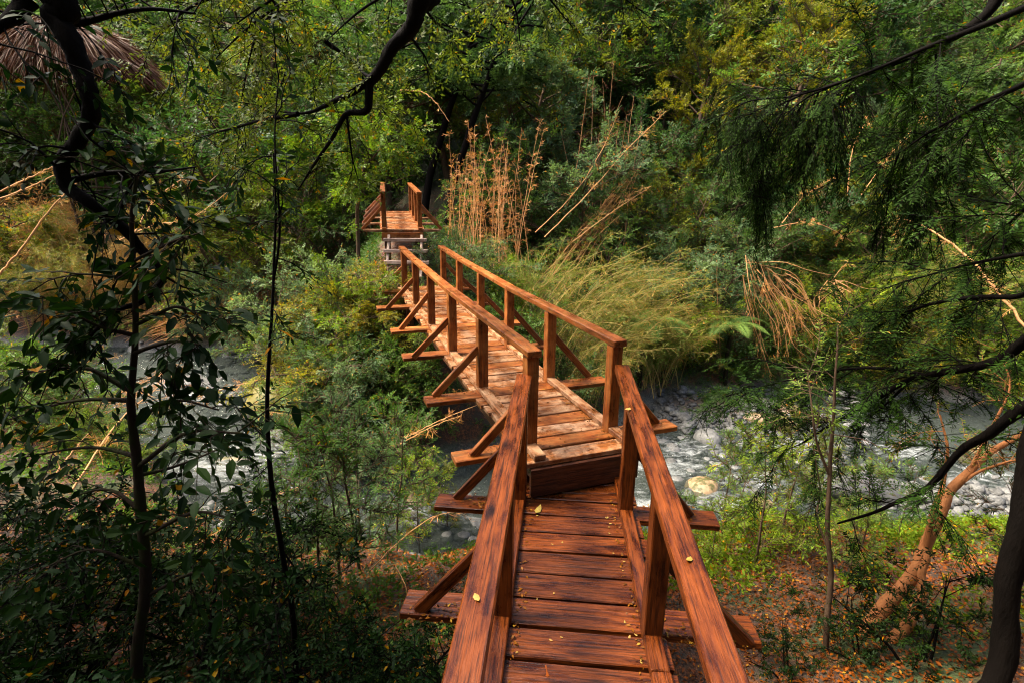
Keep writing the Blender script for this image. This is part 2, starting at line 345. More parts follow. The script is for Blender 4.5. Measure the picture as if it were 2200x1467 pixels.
def twig_leaves(mb, P, D, Ln, m, L, Wd, alpha=55, droop=.1, jit=.25, flat=.75, oval=False, rg=rng):
    """leaves in two rows along every twig (arrays P, D, Ln)"""
    P = np.asarray(P, float); D = unit(D); T = len(P)
    up = unit(np.array([0, 0, 1.]) * flat + rg.normal(0, .4, (T, 3)))
    S = unit(np.cross(D, up))
    t = np.tile(np.linspace(.12, 1, m), (T, 1)) + rg.normal(0, .03, (T, m))
    sg = np.tile(np.where(np.arange(m) % 2 == 0, 1, -1), (T, 1)).astype(float); sg[:, -1] = 0
    Ln = np.reshape(Ln, (-1, 1))
    B = P[:, None] + D[:, None] * (Ln * t)[..., None]; B[..., 2] -= droop * Ln * t * t
    a = math.radians(alpha)
    LD = D[:, None] * math.cos(a) + S[:, None] * (sg * math.sin(a))[..., None] + rg.normal(0, jit, (T, m, 3)); LD[..., 2] -= droop
    LD = unit(LD).reshape(-1, 3); nn = unit(np.repeat(np.cross(S, D), m, 0) + rg.normal(0, jit, (T * m, 3)))
    LS = unit(np.cross(LD, nn)); k = rg.uniform(.5, 1.25, T * m) * np.tile(1.0 - .35 * np.abs(np.linspace(-1, 1, m)) ** 2, T)
    var = np.clip(np.repeat(rg.uniform(0, 1, T), m) * .55 + rg.uniform(0, 1, T * m) * .45, 0, 1)
    var = np.where(rg.uniform(0, 1, T * m) > .97, .999, var * .96)
    (leaf_ovals if oval else leaf_quads)(mb, B.reshape(-1, 3), LD, LS, L * k, Wd * k, var)

# ------------------------------------------------------------------ object helpers
def props(o, label, cat=None, group=None, kind=None):
    if label: o['label'] = label
    if cat: o['category'] = cat
    if group: o['group'] = group
    if kind: o['kind'] = kind
    return o
def thing(name, label, cat, loc=(0, 0, 0), rot=(0, 0, 0), scale=1.0, group=None):
    o = bpy.data.objects.new(name, None); COL.objects.link(o); o.empty_display_size = .2
    o.location = loc; o.rotation_euler = rot; o.scale = (scale, scale, scale) if isinstance(scale, (int, float)) else scale
    return props(o, label, cat, group)
def obj(name, me, parent=None, loc=None, rot=None, scale=None, mat=None):
    o = bpy.data.objects.new(name, me); COL.objects.link(o)
    if parent is not None: o.parent = parent
    if loc is not None: o.location = loc
    if rot is not None: o.rotation_euler = rot
    if scale is not None: o.scale = scale if not isinstance(scale, (int, float)) else (scale,) * 3
    if mat is not None:
        o.material_slots[0].link = 'OBJECT'; o.material_slots[0].material = mat
    return o
def plant(proto, name, label, cat, loc, rotz=0, scale=1.0, group=None, tilt=(0, 0), mats=None):
    t = thing(name, label, cat, loc, (tilt[0], tilt[1], rotz), scale, group)
    for pn, me in proto:
        c_o = obj(pn, me, t, mat=(mats or {}).get(pn))
        if pn in ('twigs', 'canes'): c_o['kind'] = 'stuff'
    return t

# ================================================================== SETTING
# ground: one sheet, fine near the stream, coarse outwards
gx = np.unique(np.concatenate([np.linspace(-90, -14, 26), np.linspace(-14, 14, 150), np.linspace(14, 90, 26)]))
gy = np.unique(np.concatenate([np.linspace(-60, -3, 20), np.linspace(-3, 22, 135), np.linspace(22, 95, 34)]))
X, Y = np.meshgrid(gx, gy); Z = height(X, Y)
nx, ny = len(gx), len(gy)
i = np.arange((nx - 1) * (ny - 1)); r_, c_ = i // (nx - 1), i % (nx - 1); q = r_ * nx + c_
mb = MB(); mb.add(np.stack([X, Y, Z], -1).reshape(-1, 3), np.stack([q, q + 1, q + nx + 1, q + nx], 1))
props(obj('ground', mb.mesh('ground', M['ground'], True)), 'forest floor of leaf litter and moss sloping down to the stream', kind='structure')
# stream
gx = np.arange(-24, 24.01, .11); gy = np.arange(5.2, 21, .11)
X, Y = np.meshgrid(gx, gy)
rap = [(gp(1480, 965), .7), (gp(1560, 1085), .6), (gp(1420, 1000), .8), (gp(590, 975), .6), (gp(1700, 950), .7), (gp(950, 1090), .7), (gp(450, 1010), .8),
       (gp(660, 1200), .6), (gp(1620, 1030), .5), (gp(1950, 970), .6), (gp(420, 850), .7), (gp(560, 840), .5), (gp(1380, 1090), .6), (gp(100, 700), .8), (gp(2120, 1020), .6)]
foam = np.zeros_like(X)
for p, s in rap: foam = np.maximum(foam, np.exp(-(((X - p.x) / (s * 1.4)) ** 2 + ((Y - p.y) / (s * .8)) ** 2)))
dep = np.clip((0 - height(X, Y)) / .12, 0, 1); foam = np.clip(foam + .3 * (1 - dep), 0, 1)
Zw = .022 * wob(X, Y, 5.2) + .014 * wob(X, Y, 11.7, 1.) + foam * (.055 * wob(X, Y, 8.1, 2.) + .03 * wob(X, Y, 19, 3.)) + .01
nx, ny = len(gx), len(gy)
i = np.arange((nx - 1) * (ny - 1)); r_, c_ = i // (nx - 1), i % (nx - 1); q = r_ * nx + c_
hh = height(X, Y).ravel(); keep = (hh[q] < .15) | (hh[q + nx + 1] < .15)
mb = MB(); mb.add(np.stack([X, Y, Zw], -1).reshape(-1, 3), np.stack([q, q + 1, q + nx + 1, q + nx], 1)[keep])
me = mb.mesh('stream', M['water'], True)
at = me.attributes.new('foam', 'FLOAT', 'POINT'); at.data.foreach_set('value', foam.ravel())
props(obj('stream', me), 'clear grey green mountain stream with white rapids', kind='structure')

# ================================================================== BRIDGE
def box_mesh(name, L, Wd, H, mat, ch=.006, jit=0.0, rg=R, taper=None):
    """chamfered board, long axis x, centred; 24 vertices"""
    V, F_ = [], []
    hx, hy, hz_ = L / 2, Wd / 2, H / 2
    idx = {}
    for sx in (-1, 1):
        for sy in (-1, 1):
            for sz in (-1, 1):
                jx, jy, jz = (rg.uniform(-jit, jit) for _ in range(3))
                for ax in range(3):
                    p = [sx * (hx - ch), sy * (hy - ch), sz * (hz_ - ch)]
                    p[ax] += (sx, sy, sz)[ax] * ch
                    p = [p[0] + jx, p[1] + jy, p[2] + jz * .4]
                    idx[(sx, sy, sz, ax)] = len(V); V.append(p)
    for ax in range(3):
        o = [a for a in range(3) if a != ax]
        for s in (-1, 1):
            quad = []
            for (a, b) in ((-1, -1), (1, -1), (1, 1), (-1, 1)):
                k = [0, 0, 0]; k[ax] = s; k[o[0]] = a; k[o[1]] = b
                quad.append(idx[(*k, ax)])
            if (s == 1) == (ax == 1): quad = quad[::-1]
            F_.append(quad)
    for a1 in range(3):
        for a2 in range(a1 + 1, 3):
            a3 = 3 - a1 - a2
            for s1 in (-1, 1):
                for s2 in (-1, 1):
                    def key(s3, ax):
                        k = [0, 0, 0]; k[a1] = s1; k[a2] = s2; k[a3] = s3; return idx[(*k, ax)]
                    quad = [key(-1, a1), key(1, a1), key(1, a2), key(-1, a2)]
                    F_.append(quad)
    for sx in (-1, 1):
        for sy in (-1, 1):
            for sz in (-1, 1):
                F_.append([idx[(sx, sy, sz, 0)], idx[(sx, sy, sz, 1)], idx[(sx, sy, sz, 2)]])
    me = bpy.data.meshes.new(name); me.from_pydata(V, [], F_)
    import bmesh
    bm = bmesh.new(); bm.from_mesh(me); bmesh.ops.recalc_face_normals(bm, faces=bm.faces); bm.to_mesh(me); bm.free()
    me.materials.append(mat); return me
_cache = {}
def board(name, parent, L, Wd, H, loc, xdir, updir, mat, var=0, jit=.003, ch=.006):
    """a board whose long axis runs along xdir; local frame of the parent thing"""
    key = (round(L, 3), round(Wd, 3), round(H, 3), mat.name, var)
    if key not in _cache: _cache[key] = box_mesh(name, L, Wd, H, mat, ch, jit)
    o = obj(name, _cache[key], parent)
    x = Vector(xdir).normalized(); z = Vector(updir); z = (z - x * z.dot(x)).normalized(); y = z.cross(x)
    m3 = Matrix((x, y, z)).transposed()
    o.matrix_local = Matrix.Translation(Vector(loc)) @ m3.to_4x4()
    return o
def prism_plank(name, parent, corners, th, mat):
    """plank given by its four top corners (local)"""
    c = [Vector(p) for p in corners]; mid = sum(c, Vector()) / 4; xd = ((c[1] - c[0]) + (c[2] - c[3])).normalized()
    zd = Vector((0, 0, 1)); yd = zd.cross(xd)
    V = []
    for dz in (0, -th):
        for p in c:
            q_ = p - mid; V.append((q_.dot(xd), q_.dot(yd), q_.z + dz))
    F_ = [(0, 1, 2, 3), (7, 6, 5, 4), (0, 4, 5, 1), (1, 5, 6, 2), (2, 6, 7, 3), (3, 7, 4, 0)]
    me = bpy.data.meshes.new(name); me.from_pydata(V, [], F_)
    import bmesh
    bm = bmesh.new(); bm.from_mesh(me); bmesh.ops.recalc_face_normals(bm, faces=bm.faces)
    bmesh.ops.bevel(bm, geom=list(bm.edges), offset=.005, segments=1, affect='EDGES'); bm.to_mesh(me); bm.free()
    me.materials.append(mat)
    o = obj(name, me, parent); o.matrix_local = Matrix.Translation(mid) @ Matrix((xd, yd, zd)).transposed().to_4x4()
    return o

D, PH, RW, RT = .42, .82, .125, .06       # post offset, post height, rail width, rail thickness
PT = .05                                   # plank thickness
def span_frame(o, yaw):
    t = thing(*o[:3], loc=o[3], rot=(0, 0, -yaw)); return t
# local frame: +y along the span, +x to the right, z up (deck top at z = prof(u))
def railing_side(t, s, posts, prof, mat, u0, u1, H=PH, braces=True, lift=None):
    H0 = H
    for i, u in enumerate(posts):
        z0 = prof(u); H = H0 + (lift(u) if lift else 0)
        board('post', t, H + .012, .108, .108, (s * D, u, z0 + H / 2 - .003), (0, 0, 1), (0, 1, 0), mat, var=i % 3)
        if braces:
            a = Vector((s * (D + .52 + R.uniform(-.03, .03)), u, z0 + .004)); b = Vector((s * (D + .04), u + R.uniform(-.02, .02), z0 + H * (.62 + R.uniform(-.05, .05))))
            d = (b - a); a2 = a - d.normalized() * .01
            board('brace', t, (b - a2).length, .075, .045, (a2 + b) / 2, d, (0, 1, 0), mat, var=i % 2)
def rails(t, s, cuts, prof, mat, H=PH, lift=lambda u: 0.0):
    for a, b in zip(cuts[:-1], cuts[1:]):
        p = Vector((s * D, a, prof(a) + H + lift(a) + RT / 2 + .002)); q_ = Vector((s * D, b, prof(b) + H + lift(b) + RT / 2 + .002))
        board('rail', t, (q_ - p).length - .004, RW, RT, (p + q_) / 2, q_ - p, (0, 0, 1), mat, jit=.004)
def curbs(t, s, cuts, prof, mat):
    for a, b in zip(cuts[:-1], cuts[1:]):
        p = Vector((s * (D + .004), a, prof(a) + .028)); q_ = Vector((s * (D + .004), b, prof(b) + .028))
        board('curb', t, (q_ - p).length - .004, .098, .054, (p + q_) / 2, q_ - p, (0, 0, 1), mat, jit=.003)
def planks(t, edges, prof, mats, posts, half=.53, wide=1.08):
    """edges: list of u limits; planks nearest to a post run out past the deck to carry the braces"""
    long_ = {min(range(len(edges) - 1), key=lambda i: abs((edges[i] + edges[i + 1]) / 2 - u)) for u in posts}
    for i in range(len(edges) - 1):
        a, b = edges[i], edges[i + 1]; g = R.uniform(.016, .028)
        hl, hr = (wide + R.uniform(-.05, .05), wide + R.uniform(-.05, .05)) if i in long_ else (half + R.uniform(-.02, .02), half + R.uniform(-.02, .02))
        u = (a + b) / 2; z = prof(u) - PT / 2 + (R.uniform(-.004, .004))
        sl_ = (prof(b) - prof(a)) / (b - a)
        board('plank', t, hl + hr, b - a - g, PT, ((hr - hl) / 2, u, z), (1, R.uniform(-.008, .008), R.uniform(-.004, .004)), (0, -sl_, 1), mats[i % len(mats)] if i not in long_ else mats[-1], var=('L' if i in long_ else 'p', i), jit=.003)

# ---- main span
mo = Vector((.537, 4.228, CZ - 1.976)); myaw = -.351
main = thing('footbridge', 'long orange brown timber footbridge with handrails crossing the stream', 'footbridge', mo, (0, 0, -myaw))
mprof = lambda u: .017 * u + .004 * u * u
MS = 1.397; mpl = [k * MS - .04 for k in range(6)]; mpr = [k * MS + .04 for k in range(6)]
railing_side(main, -1, mpl, mprof, M['wood_main'], 0, 7); railing_side(main, 1, mpr, mprof, M['wood_main'], 0, 7)
rails(main, -1, [-.13, 2 * MS, 4 * MS, 5 * MS + .22], mprof, M['wood_main']); rails(main, 1, [-.06, 2 * MS, 4 * MS, 5 * MS + .25], mprof, M['wood_main'])
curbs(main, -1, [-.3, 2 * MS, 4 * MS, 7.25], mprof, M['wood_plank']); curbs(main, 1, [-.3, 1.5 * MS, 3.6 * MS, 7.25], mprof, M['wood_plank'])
ed = [-.31]
while ed[-1] < 7.2: ed.append(ed[-1] + R.uniform(.20, .235))
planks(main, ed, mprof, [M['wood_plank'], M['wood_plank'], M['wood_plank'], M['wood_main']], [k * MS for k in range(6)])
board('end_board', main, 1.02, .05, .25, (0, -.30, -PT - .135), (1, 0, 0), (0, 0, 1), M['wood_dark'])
for s in (-1, 1):
    for a, b in ((-.26, 3.6), (3.6, 7.3)):
        p, q_ = Vector((s * .36, a, mprof(a) - PT - .115)), Vector((s * .36, b, mprof(b) - PT - .115))
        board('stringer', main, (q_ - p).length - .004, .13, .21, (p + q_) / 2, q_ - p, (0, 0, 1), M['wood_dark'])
def pile(t, o, yaw, u, s, ztop):
    dx, dy = math.sin(yaw), math.cos(yaw); x, y = o.x + u * dx + s * .36 * dy, o.y + u * dy - s * .36 * dx
    zb = hz(x, y) - .4 - o.z; L = ztop - zb
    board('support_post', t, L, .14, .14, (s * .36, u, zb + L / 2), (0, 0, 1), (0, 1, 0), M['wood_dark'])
for s in (-1, 1): pile(main, mo, myaw, .05, s, -PT - .225); pile(main, mo, myaw, 6.8, s, mprof(6.8) - PT - .225)
# ---- near lower section
ao = Vector((.491, 3.645, CZ - 2.30)); ayaw = .09
near = thing('footbridge_section', 'lower dark red brown timber bridge section leading down from the camera', 'footbridge', ao, (0, 0, -ayaw))
aprof = lambda u: .014 * u
AS = 1.202; apl = [.025 - k * AS for k in range(4)]; apr = [-.025 - k * AS for k in range(4)]
alift = lambda u: max(0.0, .030 * (u + 2.9))
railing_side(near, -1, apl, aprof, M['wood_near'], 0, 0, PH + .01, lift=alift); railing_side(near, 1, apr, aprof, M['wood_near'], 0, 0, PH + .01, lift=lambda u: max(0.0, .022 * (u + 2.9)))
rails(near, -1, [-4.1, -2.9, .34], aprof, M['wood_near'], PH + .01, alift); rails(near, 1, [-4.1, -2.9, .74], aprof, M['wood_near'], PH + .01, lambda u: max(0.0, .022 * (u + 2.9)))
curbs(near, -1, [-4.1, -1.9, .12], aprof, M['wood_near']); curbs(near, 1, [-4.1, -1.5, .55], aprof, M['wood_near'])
ed = [-4.1]
ed = [-4.1 + .221 * k for k in range(20)]      # ends just past the first pair of posts
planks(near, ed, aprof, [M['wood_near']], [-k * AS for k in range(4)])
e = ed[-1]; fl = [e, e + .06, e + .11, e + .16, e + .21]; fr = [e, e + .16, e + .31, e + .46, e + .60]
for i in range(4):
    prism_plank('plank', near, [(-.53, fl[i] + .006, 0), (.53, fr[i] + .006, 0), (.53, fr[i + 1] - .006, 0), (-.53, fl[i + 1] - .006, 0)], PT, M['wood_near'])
for s in (-1, 1):
    p, q_ = Vector((s * .36, -4.1, aprof(-4.1) - PT - .1)), Vector((s * .36, .3, -PT - .1))
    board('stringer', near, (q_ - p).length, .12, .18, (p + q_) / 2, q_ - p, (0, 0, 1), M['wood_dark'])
    for u in (-.05, -2.0, -4.0): pile(near, ao, ayaw, u, s, aprof(u) - PT - .19)
# ---- far platform and steps
fo = Vector((-2.76 * .98, 12.4, CZ - .50)); fyaw = -.24
def proj_x(px, Yv, z): return (px - 1100) / F * (Yv * CP - (z - CZ) * SP)
fo = Vector((proj_x(862, 12.55, 4.5), 12.55, 4.50))
far = thing('wooden_platform', 'small raised timber walkway with handrails at the forest edge', 'walkway', fo, (0, 0, -fyaw))
fprof = lambda u: .09 * u
fps = [.05, 1.3, 2.6, 4.2]
for s in (-1, 1):
    railing_side(far, s, fps, fprof, M['wood_main'], 0, 0, PH)
    rails(far, s, [-.12, 2.6, 4.5], fprof, M['wood_main']); curbs(far, s, [-.1, 4.5], fprof, M['wood_main'])
    p, q_ = Vector((s * .36, -.02, fprof(0) - PT - .1)), Vector((s * .36, 4.5, fprof(4.5) - PT - .1))
    board('stringer', far, (q_ - p).length, .12, .18, (p + q_) / 2, q_ - p, (0, 0, 1), M['wood_dark'])
    for u in (.1, 2.6, 4.3): pile(far, fo, fyaw, u, s, fprof(u) - PT - .19)
ed = [-.08]
while ed[-1] < 4.5: ed.append(ed[-1] + .22)
planks(far, ed, fprof, [M['wood_main'], M['wood_plank']], fps, wide=.95)
board('end_board', far, .98, .04, .2, (0, -.075, -PT - .11), (1, 0, 0), (0, 0, 1), M['wood_main'])
so_ = Vector((fo.x + .10, fo.y - .18, fo.z)); syaw = -.12
steps = thing('wooden_steps', 'open timber steps with pale worn treads climbing to the raised walkway', 'steps', so_, (0, 0, -syaw))
for k in range(3):
    board('tread', steps, 1.0, .22, .07, (.03 * k, -.10 - .27 * k, -.225 - .235 * k), (1, R.uniform(-.01, .01), R.uniform(-.01, .01)), (0, 0, 1), M['wood_grey'], var=k)
for s in (-1, 1):
    p, q_ = Vector((s * .38, -.92, -.98)), Vector((s * .38, .02, -.10))
    board('side_beam', steps, (q_ - p).length, .06, .07, (p + q_) / 2 + Vector((0, 0, -.03)), q_ - p, (0, 0, 1), M['wood_grey'])

# ================================================================== STONES
def rock_mesh(name, mat, sub=2, seed=0, flat=.7):
    import bmesh
    rg = np.random.default_rng(seed); bm = bmesh.new(); bmesh.ops.create_icosphere(bm, subdivisions=sub, radius=1)
    ks = rg.normal(0, 1, (6, 3)); ph = rg.uniform(0, 6, 6)
    cutn = unit(rg.normal(0, 1, (5, 3))); cutd = rg.uniform(.62, .9, 5)
    for v in bm.verts:
        p = np.array(v.co); d = 1 + .13 * sum(math.sin(1.7 * k @ p + a) for k, a in zip(ks, ph)) / 2
        p = p * d
        for n_, c_2 in zip(cutn, cutd):
            ex = p @ n_ - c_2
            if ex > 0: p = p - n_ * ex * .8
        v.co = (p[0], p[1] * .85, p[2] * flat)
    for f in bm.faces: f.smooth = True
    me = bpy.data.meshes.new(name); bm.to_mesh(me); bm.free(); me.materials.append(mat); return me
cob = [rock_mesh('stone', M['stone'], 2, s, .62) for s in range(6)]
cobl = [rock_mesh('stone', M['stone'], 1, s, .6) for s in range(20, 24)]
bigr = [rock_mesh('boulder', M['stone'], 3, s, .75) for s in range(40, 45)]
def boulder(label, px, py, size, mat='stone', name='boulder', rot=0, dz=.25, sq=(1, 1, 1), k=0):
    p = gp(px, py); h0 = min(hz(p.x, p.y), .05)
    t = obj(name, bigr[k % 5], None, (p.x, p.y, h0 + size * dz), (R.uniform(-.2, .2), R.uniform(-.2, .2), rot), tuple(size * s for s in sq), M[mat])
    return props(t, label, 'boulder', 'boulders in the stream')
boulder('large yellow mossy boulder with a dark hollow beneath the bridge-side shrub', 600, 895, 1.05, 'stone_moss', rot=.6, dz=.45, sq=(.95, .9, .8), k=0)
boulder('grey and yellow mossy boulder at the upstream end of the left pool', 585, 770, .85, 'stone_moss', rot=1.4, dz=.35, k=1)
boulder('small yellow topped boulder just beside the pool behind the thin stem', 505, 735, .45, 'stone_moss', rot=.3, k=2)
boulder('brown rounded boulder in the white rapids right of the bridge rail', 1505, 1045, .42, 'stone_brown', rot=.4, k=3)
boulder('long orange tan boulder lying on the grey gravel bar', 1640, 910, .50, 'stone_brown', rot=-.6, sq=(1.6, .55, .6), k=4)
boulder('round tan boulder behind the long orange one on the gravel bar', 1690, 885, .40, 'stone_brown', rot=.9, sq=(1.1, .9, .9), k=0)
boulder('smooth grey slab boulder undercut by the turquoise pool', 1850, 1065, .75, 'stone', rot=.1, sq=(1.25, .7, .6), k=1)
boulder('pale brown flat boulder at the right end of the stream', 2110, 965, .6, 'stone_brown', rot=.5, sq=(1.3, .8, .6), k=2)
boulder('wet grey boulder splitting the rapids nearest the bridge', 1520, 945, .38, 'stone', rot=.8, k=3)
boulder('dark grey rock at the foot of the near bank beside the rapids', 1470, 1120, .48, 'stone', rot=.2, sq=(1.4, .8, .7), k=4)
boulder('reddish rock lapped by foam behind the small saplings', 1640, 1090, .38, 'stone_brown', rot=1.1, k=1)
boulder('dark ledge rock below the hanging dry fern fronds', 560, 690, .9, 'stone_moss', rot=.1, dz=.3, sq=(1.7, .8, .7), k=3)
boulder('tan boulder half hidden by the dark broadleaf sapling', 110, 640, .8, 'stone_brown', rot=.3, dz=.4, k=2)
boulder('golden brown rock seen between the dark leaves at the left', 200, 655, .7, 'stone_brown', rot=1.2, dz=.4, k=4)
boulder('pale rock in the foaming water under the bridge brace', 905, 1065, .45, 'stone_brown', rot=.5, k=0)
boulder('golden stone in the shallows between thin stems at lower left', 700, 1150, .4, 'stone_brown', rot=.9, k=1)
boulder('rust coloured rock in shallow water behind the dark leaves', 480, 985, .45, 'stone_brown', rot=.1, sq=(1.5, .8, .6), k=2)
# cobbles: largest ones are parts of the gravel bar, the rest one mass
bar = thing('gravel_bar', 'bars of loose grey cobbles along the stream', None, (0, 0, 0)); bar['kind'] = 'structure'
spots = []
def cob_region(n, poly, smin, smax):
    for _ in range(n):
        px = R.uniform(poly[0], poly[2]); py = R.uniform(poly[1], poly[3]); p = gp(px, py)
        if hz(p.x, p.y) > .35: continue
        spots.append((p, R.uniform(smin, smax) * (R.random() ** 1.5 * .8 + .5)))
cob_region(260, (1440, 835, 1860, 960), .07, .16); cob_region(150, (1860, 1020, 2190, 1120), .06, .15); cob_region(90, (1380, 960, 1800, 1060), .08, .16)
cob_region(140, (380, 760, 640, 900), .07, .15); cob_region(90, (30, 660, 350, 760), .08, .18); cob_region(120, (420, 900, 700, 1250), .06, .14); cob_region(50, (880, 1040, 1060, 1160), .06, .13)
cob_region(420, (1420, 835, 1900, 940), .06, .12); cob_region(160, (1380, 930, 1760, 1000), .06, .12); cob_region(200, (1900, 1040, 2190, 1110), .05, .1); cob_region(320, (1400, 940, 2150, 1090), .05, .12); cob_region(420, (1400, 850, 2180, 1090), .035, .08); cob_region(220, (380, 740, 640, 980), .04, .09)
spots.sort(key=lambda s: -s[1] / max(s[0].y, 3))
for k, (p, s) in enumerate(spots[:300]):
    obj('stone', cob[k % 6], bar, (p.x, p.y, max(hz(p.x, p.y), -.06) + s * .18), (R.uniform(-.3, .3), R.uniform(-.3, .3), R.uniform(0, 6)), (s * R.uniform(.9, 1.4), s, s * R.uniform(.8, 1.1)))
mb = MB(); src = []
for me in cobl:
    v = np.empty(len(me.vertices) * 3); me.vertices.foreach_get('co', v); f = np.array([list(p.vertices) for p in me.polygons]); src.append((v.reshape(-1, 3), f))
def small_stone(p, s, zoff=.1):
    v, f = src[R.randrange(4)]; a = R.uniform(0, 6.28); c, s_ = math.cos(a), math.sin(a)
    v2 = v * s * np.array([R.uniform(.9, 1.5), 1, 1]); v3 = np.stack([v2[:, 0] * c - v2[:, 1] * s_, v2[:, 0] * s_ + v2[:, 1] * c, v2[:, 2]], 1)
    mb.add(v3 + np.array([p.x, p.y, max(hz(p.x, p.y), -.08) + s * zoff]), f, np.full(len(f), R.random()))
for p, s in spots[300:]: small_stone(p, s)
for _ in range(3200):
    x, y = R.uniform(-12, 12), R.uniform(6.3, 18)
    if -.22 < hz(x, y) < .22: small_stone(Vector((x, y, 0)), R.uniform(.025, .075))
props(obj('gravel', mb.mesh('gravel', M['stone'], True), bar), None, kind='stuff')

# ================================================================== PLANT PROTOTYPES
def limb_path(rg, p, az, el, L, n=6, droop=.0, wander=.12):
    d = np.array([math.cos(az) * math.cos(el), math.sin(az) * math.cos(el), math.sin(el)]); out = [np.array(p, float)]
    for k in range(n):
        d = unit(d + rg.normal(0, wander, 3) + np.array([0, 0, -droop * (k + 1) / n])); out.append(out[-1] + d * L / n)
    return np.array(out)
def woody(seed, H, R0, base, nl, ns, ntw, twl, m, L, Wd, el=(.2, .7), droop=.05, trunk_r=.09, stems=1, profile='round', alpha=50, tdroop=.12, flat=.8, barkm='bark_brown', leafm='leaf_green', spread=.12, jit=.25, oval=False, stemname='trunk', upb=.15):
    rg = np.random.default_rng(seed); tm, fm = MB(), MB(); TP, TD, TL = [], [], []
    for st in range(stems):
        az0 = rg.uniform(0, 6.28); lean = spread * (st > 0 or stems > 1)
        tp = limb_path(rg, (math.cos(az0) * .08 * (stems > 1), math.sin(az0) * .08 * (stems > 1), -.25), az0, 1.57 - lean * rg.uniform(.5, 2.2), H * rg.uniform(.8, 1.0) + .25, 10, 0, .07)
        tube(tm, spline(tp, 16), [trunk_r, trunk_r * .75, trunk_r * .2], 7)
        for k in range(nl):
            f = (k + rg.uniform(.1, .9)) / nl; t = base + (1 - base) * f
            j = t * (len(tp) - 1); i0 = min(int(j), len(tp) - 2); p = tp[i0] + (tp[i0 + 1] - tp[i0]) * (j - i0)
            az = k * 2.4 + rg.uniform(-.5, .5); e = rg.uniform(*el)
            if profile == 'round': ln = R0 * (math.sin(math.pi * min(.08 + .84 * f, 1)) ** .6)
            elif profile == 'cone': ln = R0 * (1 - f * .85)
            else: ln = R0 * rg.uniform(.6, 1)
            ln *= rg.uniform(.75, 1.15)
            lp = limb_path(rg, p, az, e, ln, 6, droop, .14)
            tube(tm, lp, [trunk_r * .32, trunk_r * .07], 4)
            for s in range(ns):
                u = .3 + .7 * (s + rg.uniform(0, 1)) / ns; j2 = u * 5.99; i1 = int(j2); q0 = lp[i1] + (lp[i1 + 1] - lp[i1]) * (j2 - i1)
                dd = unit(lp[i1 + 1] - lp[i1]); a2 = math.atan2(dd[1], dd[0]) + rg.choice([-1, 1]) * rg.uniform(.3, 1.1)
                sp = limb_path(rg, q0, a2, math.asin(np.clip(dd[2], -1, 1)) + rg.uniform(-.25, .35), ln * rg.uniform(.22, .42), 4, droop, .16)
                tube(tm, sp, [trunk_r * .12, trunk_r * .04], 3)
                for w_ in range(ntw):
                    u2 = rg.uniform(.15, 1) * 3.99; i2 = int(u2); q1 = sp[i2] + (sp[i2 + 1] - sp[i2]) * (u2 - i2)
                    d2 = unit(unit(sp[i2 + 1] - sp[i2]) + rg.normal(0, .6, 3) + np.array([0, 0, upb]))
                    TP.append(q1); TD.append(d2); TL.append(twl * rg.uniform(.6, 1.25))
    TP, TD, TL = np.array(TP), np.array(TD), np.array(TL)
    E_ = TP + TD * TL[:, None]; E_[:, 2] -= tdroop * TL
    prisms(tm, TP, E_, np.full(len(TP), .006), np.full(len(TP), .002))
    twig_leaves(fm, TP, TD, TL, m, L, Wd, alpha, tdroop, jit, flat, oval, rg)
    return [(stemname, tm.mesh(stemname, M[barkm], True)), ('foliage', fm.mesh('foliage', M[leafm]))]

tree_a = woody(1, 7.0, 2.6, .18, 30, 6, 12, .46, 13, .125, .060, (.1, .7), .06, .13)
tree_b = woody(2, 8.5, 2.4, .2, 32, 6, 12, .44, 12, .12, .056, (.0, .5), .10, .15)
tree_pad = woody(3, 8.0, 2.8, .15, 26, 7, 12, .46, 16, .10, .042, (-.15, .2), .10, .16, profile='cone', flat=1.6, jit=.14, upb=.0, leafm='leaf_deep')
tree_lump = woody(4, 7.5, 2.1, .15, 34, 6, 13, .36, 12, .10, .044, (.4, 1.0), .0, .13, leafm='leaf_yellow', upb=.5)
tree_tall = woody(14, 9.5, 3.4, .55, 24, 6, 12, .46, 13, .125, .060, (-.1, .5), .05, .17, barkm='bark_moss')
shrub_a = woody(5, 1.9, 1.25, .05, 11, 4, 8, .30, 12, .070, .030, (.2, .9), .08, .035, stems=4, profile='r', spread=.35, leafm='leaf_teal', stemname='stem')
shrub_b = woody(6, 1.5, 1.1, .02, 11, 4, 8, .28, 14, .075, .022, (.1, .8), .12, .03, stems=4, profile='r', spread=.5, leafm='leaf_bright', stemname='stem')
shrub_c = woody(7, 2.6, 1.3, .1, 14, 4, 8, .34, 12, .085, .036, (.2, .9), .05, .045, stems=3, profile='r', spread=.25, leafm='leaf_green', stemname='stem')
laurel = woody(8, 1.4, .8, .1, 9, 4, 4, .20, 8, .065, .025, (.2, .9), .05, .022, stems=3, profile='r', spread=.3, leafm='leaf_broad', barkm='bark_dark', stemname='stem', oval=True, tdroop=.3)
laurel_b = woody(18, 1.9, .75, .15, 10, 4, 4, .22, 8, .075, .029, (.1, .9), .05, .022, stems=2, profile='r', spread=.25, leafm='leaf_broad', barkm='bark_dark', stemname='stem', oval=True, tdroop=.3)
sap_a = woody(9, 1.9, .42, .22, 16, 3, 5, .2, 16, .055, .011, (.2, .9), .0, .016, profile='round', flat=1.4, jit=.12, leafm='leaf_canegreen', stemname='stem', alpha=48)
sap_b = woody(10, 1.4, .5, .1, 14, 3, 5, .2, 14, .06, .014, (.3, 1.0), .0, .014, profile='round', jit=.2, leafm='leaf_bright', stemname='stem')
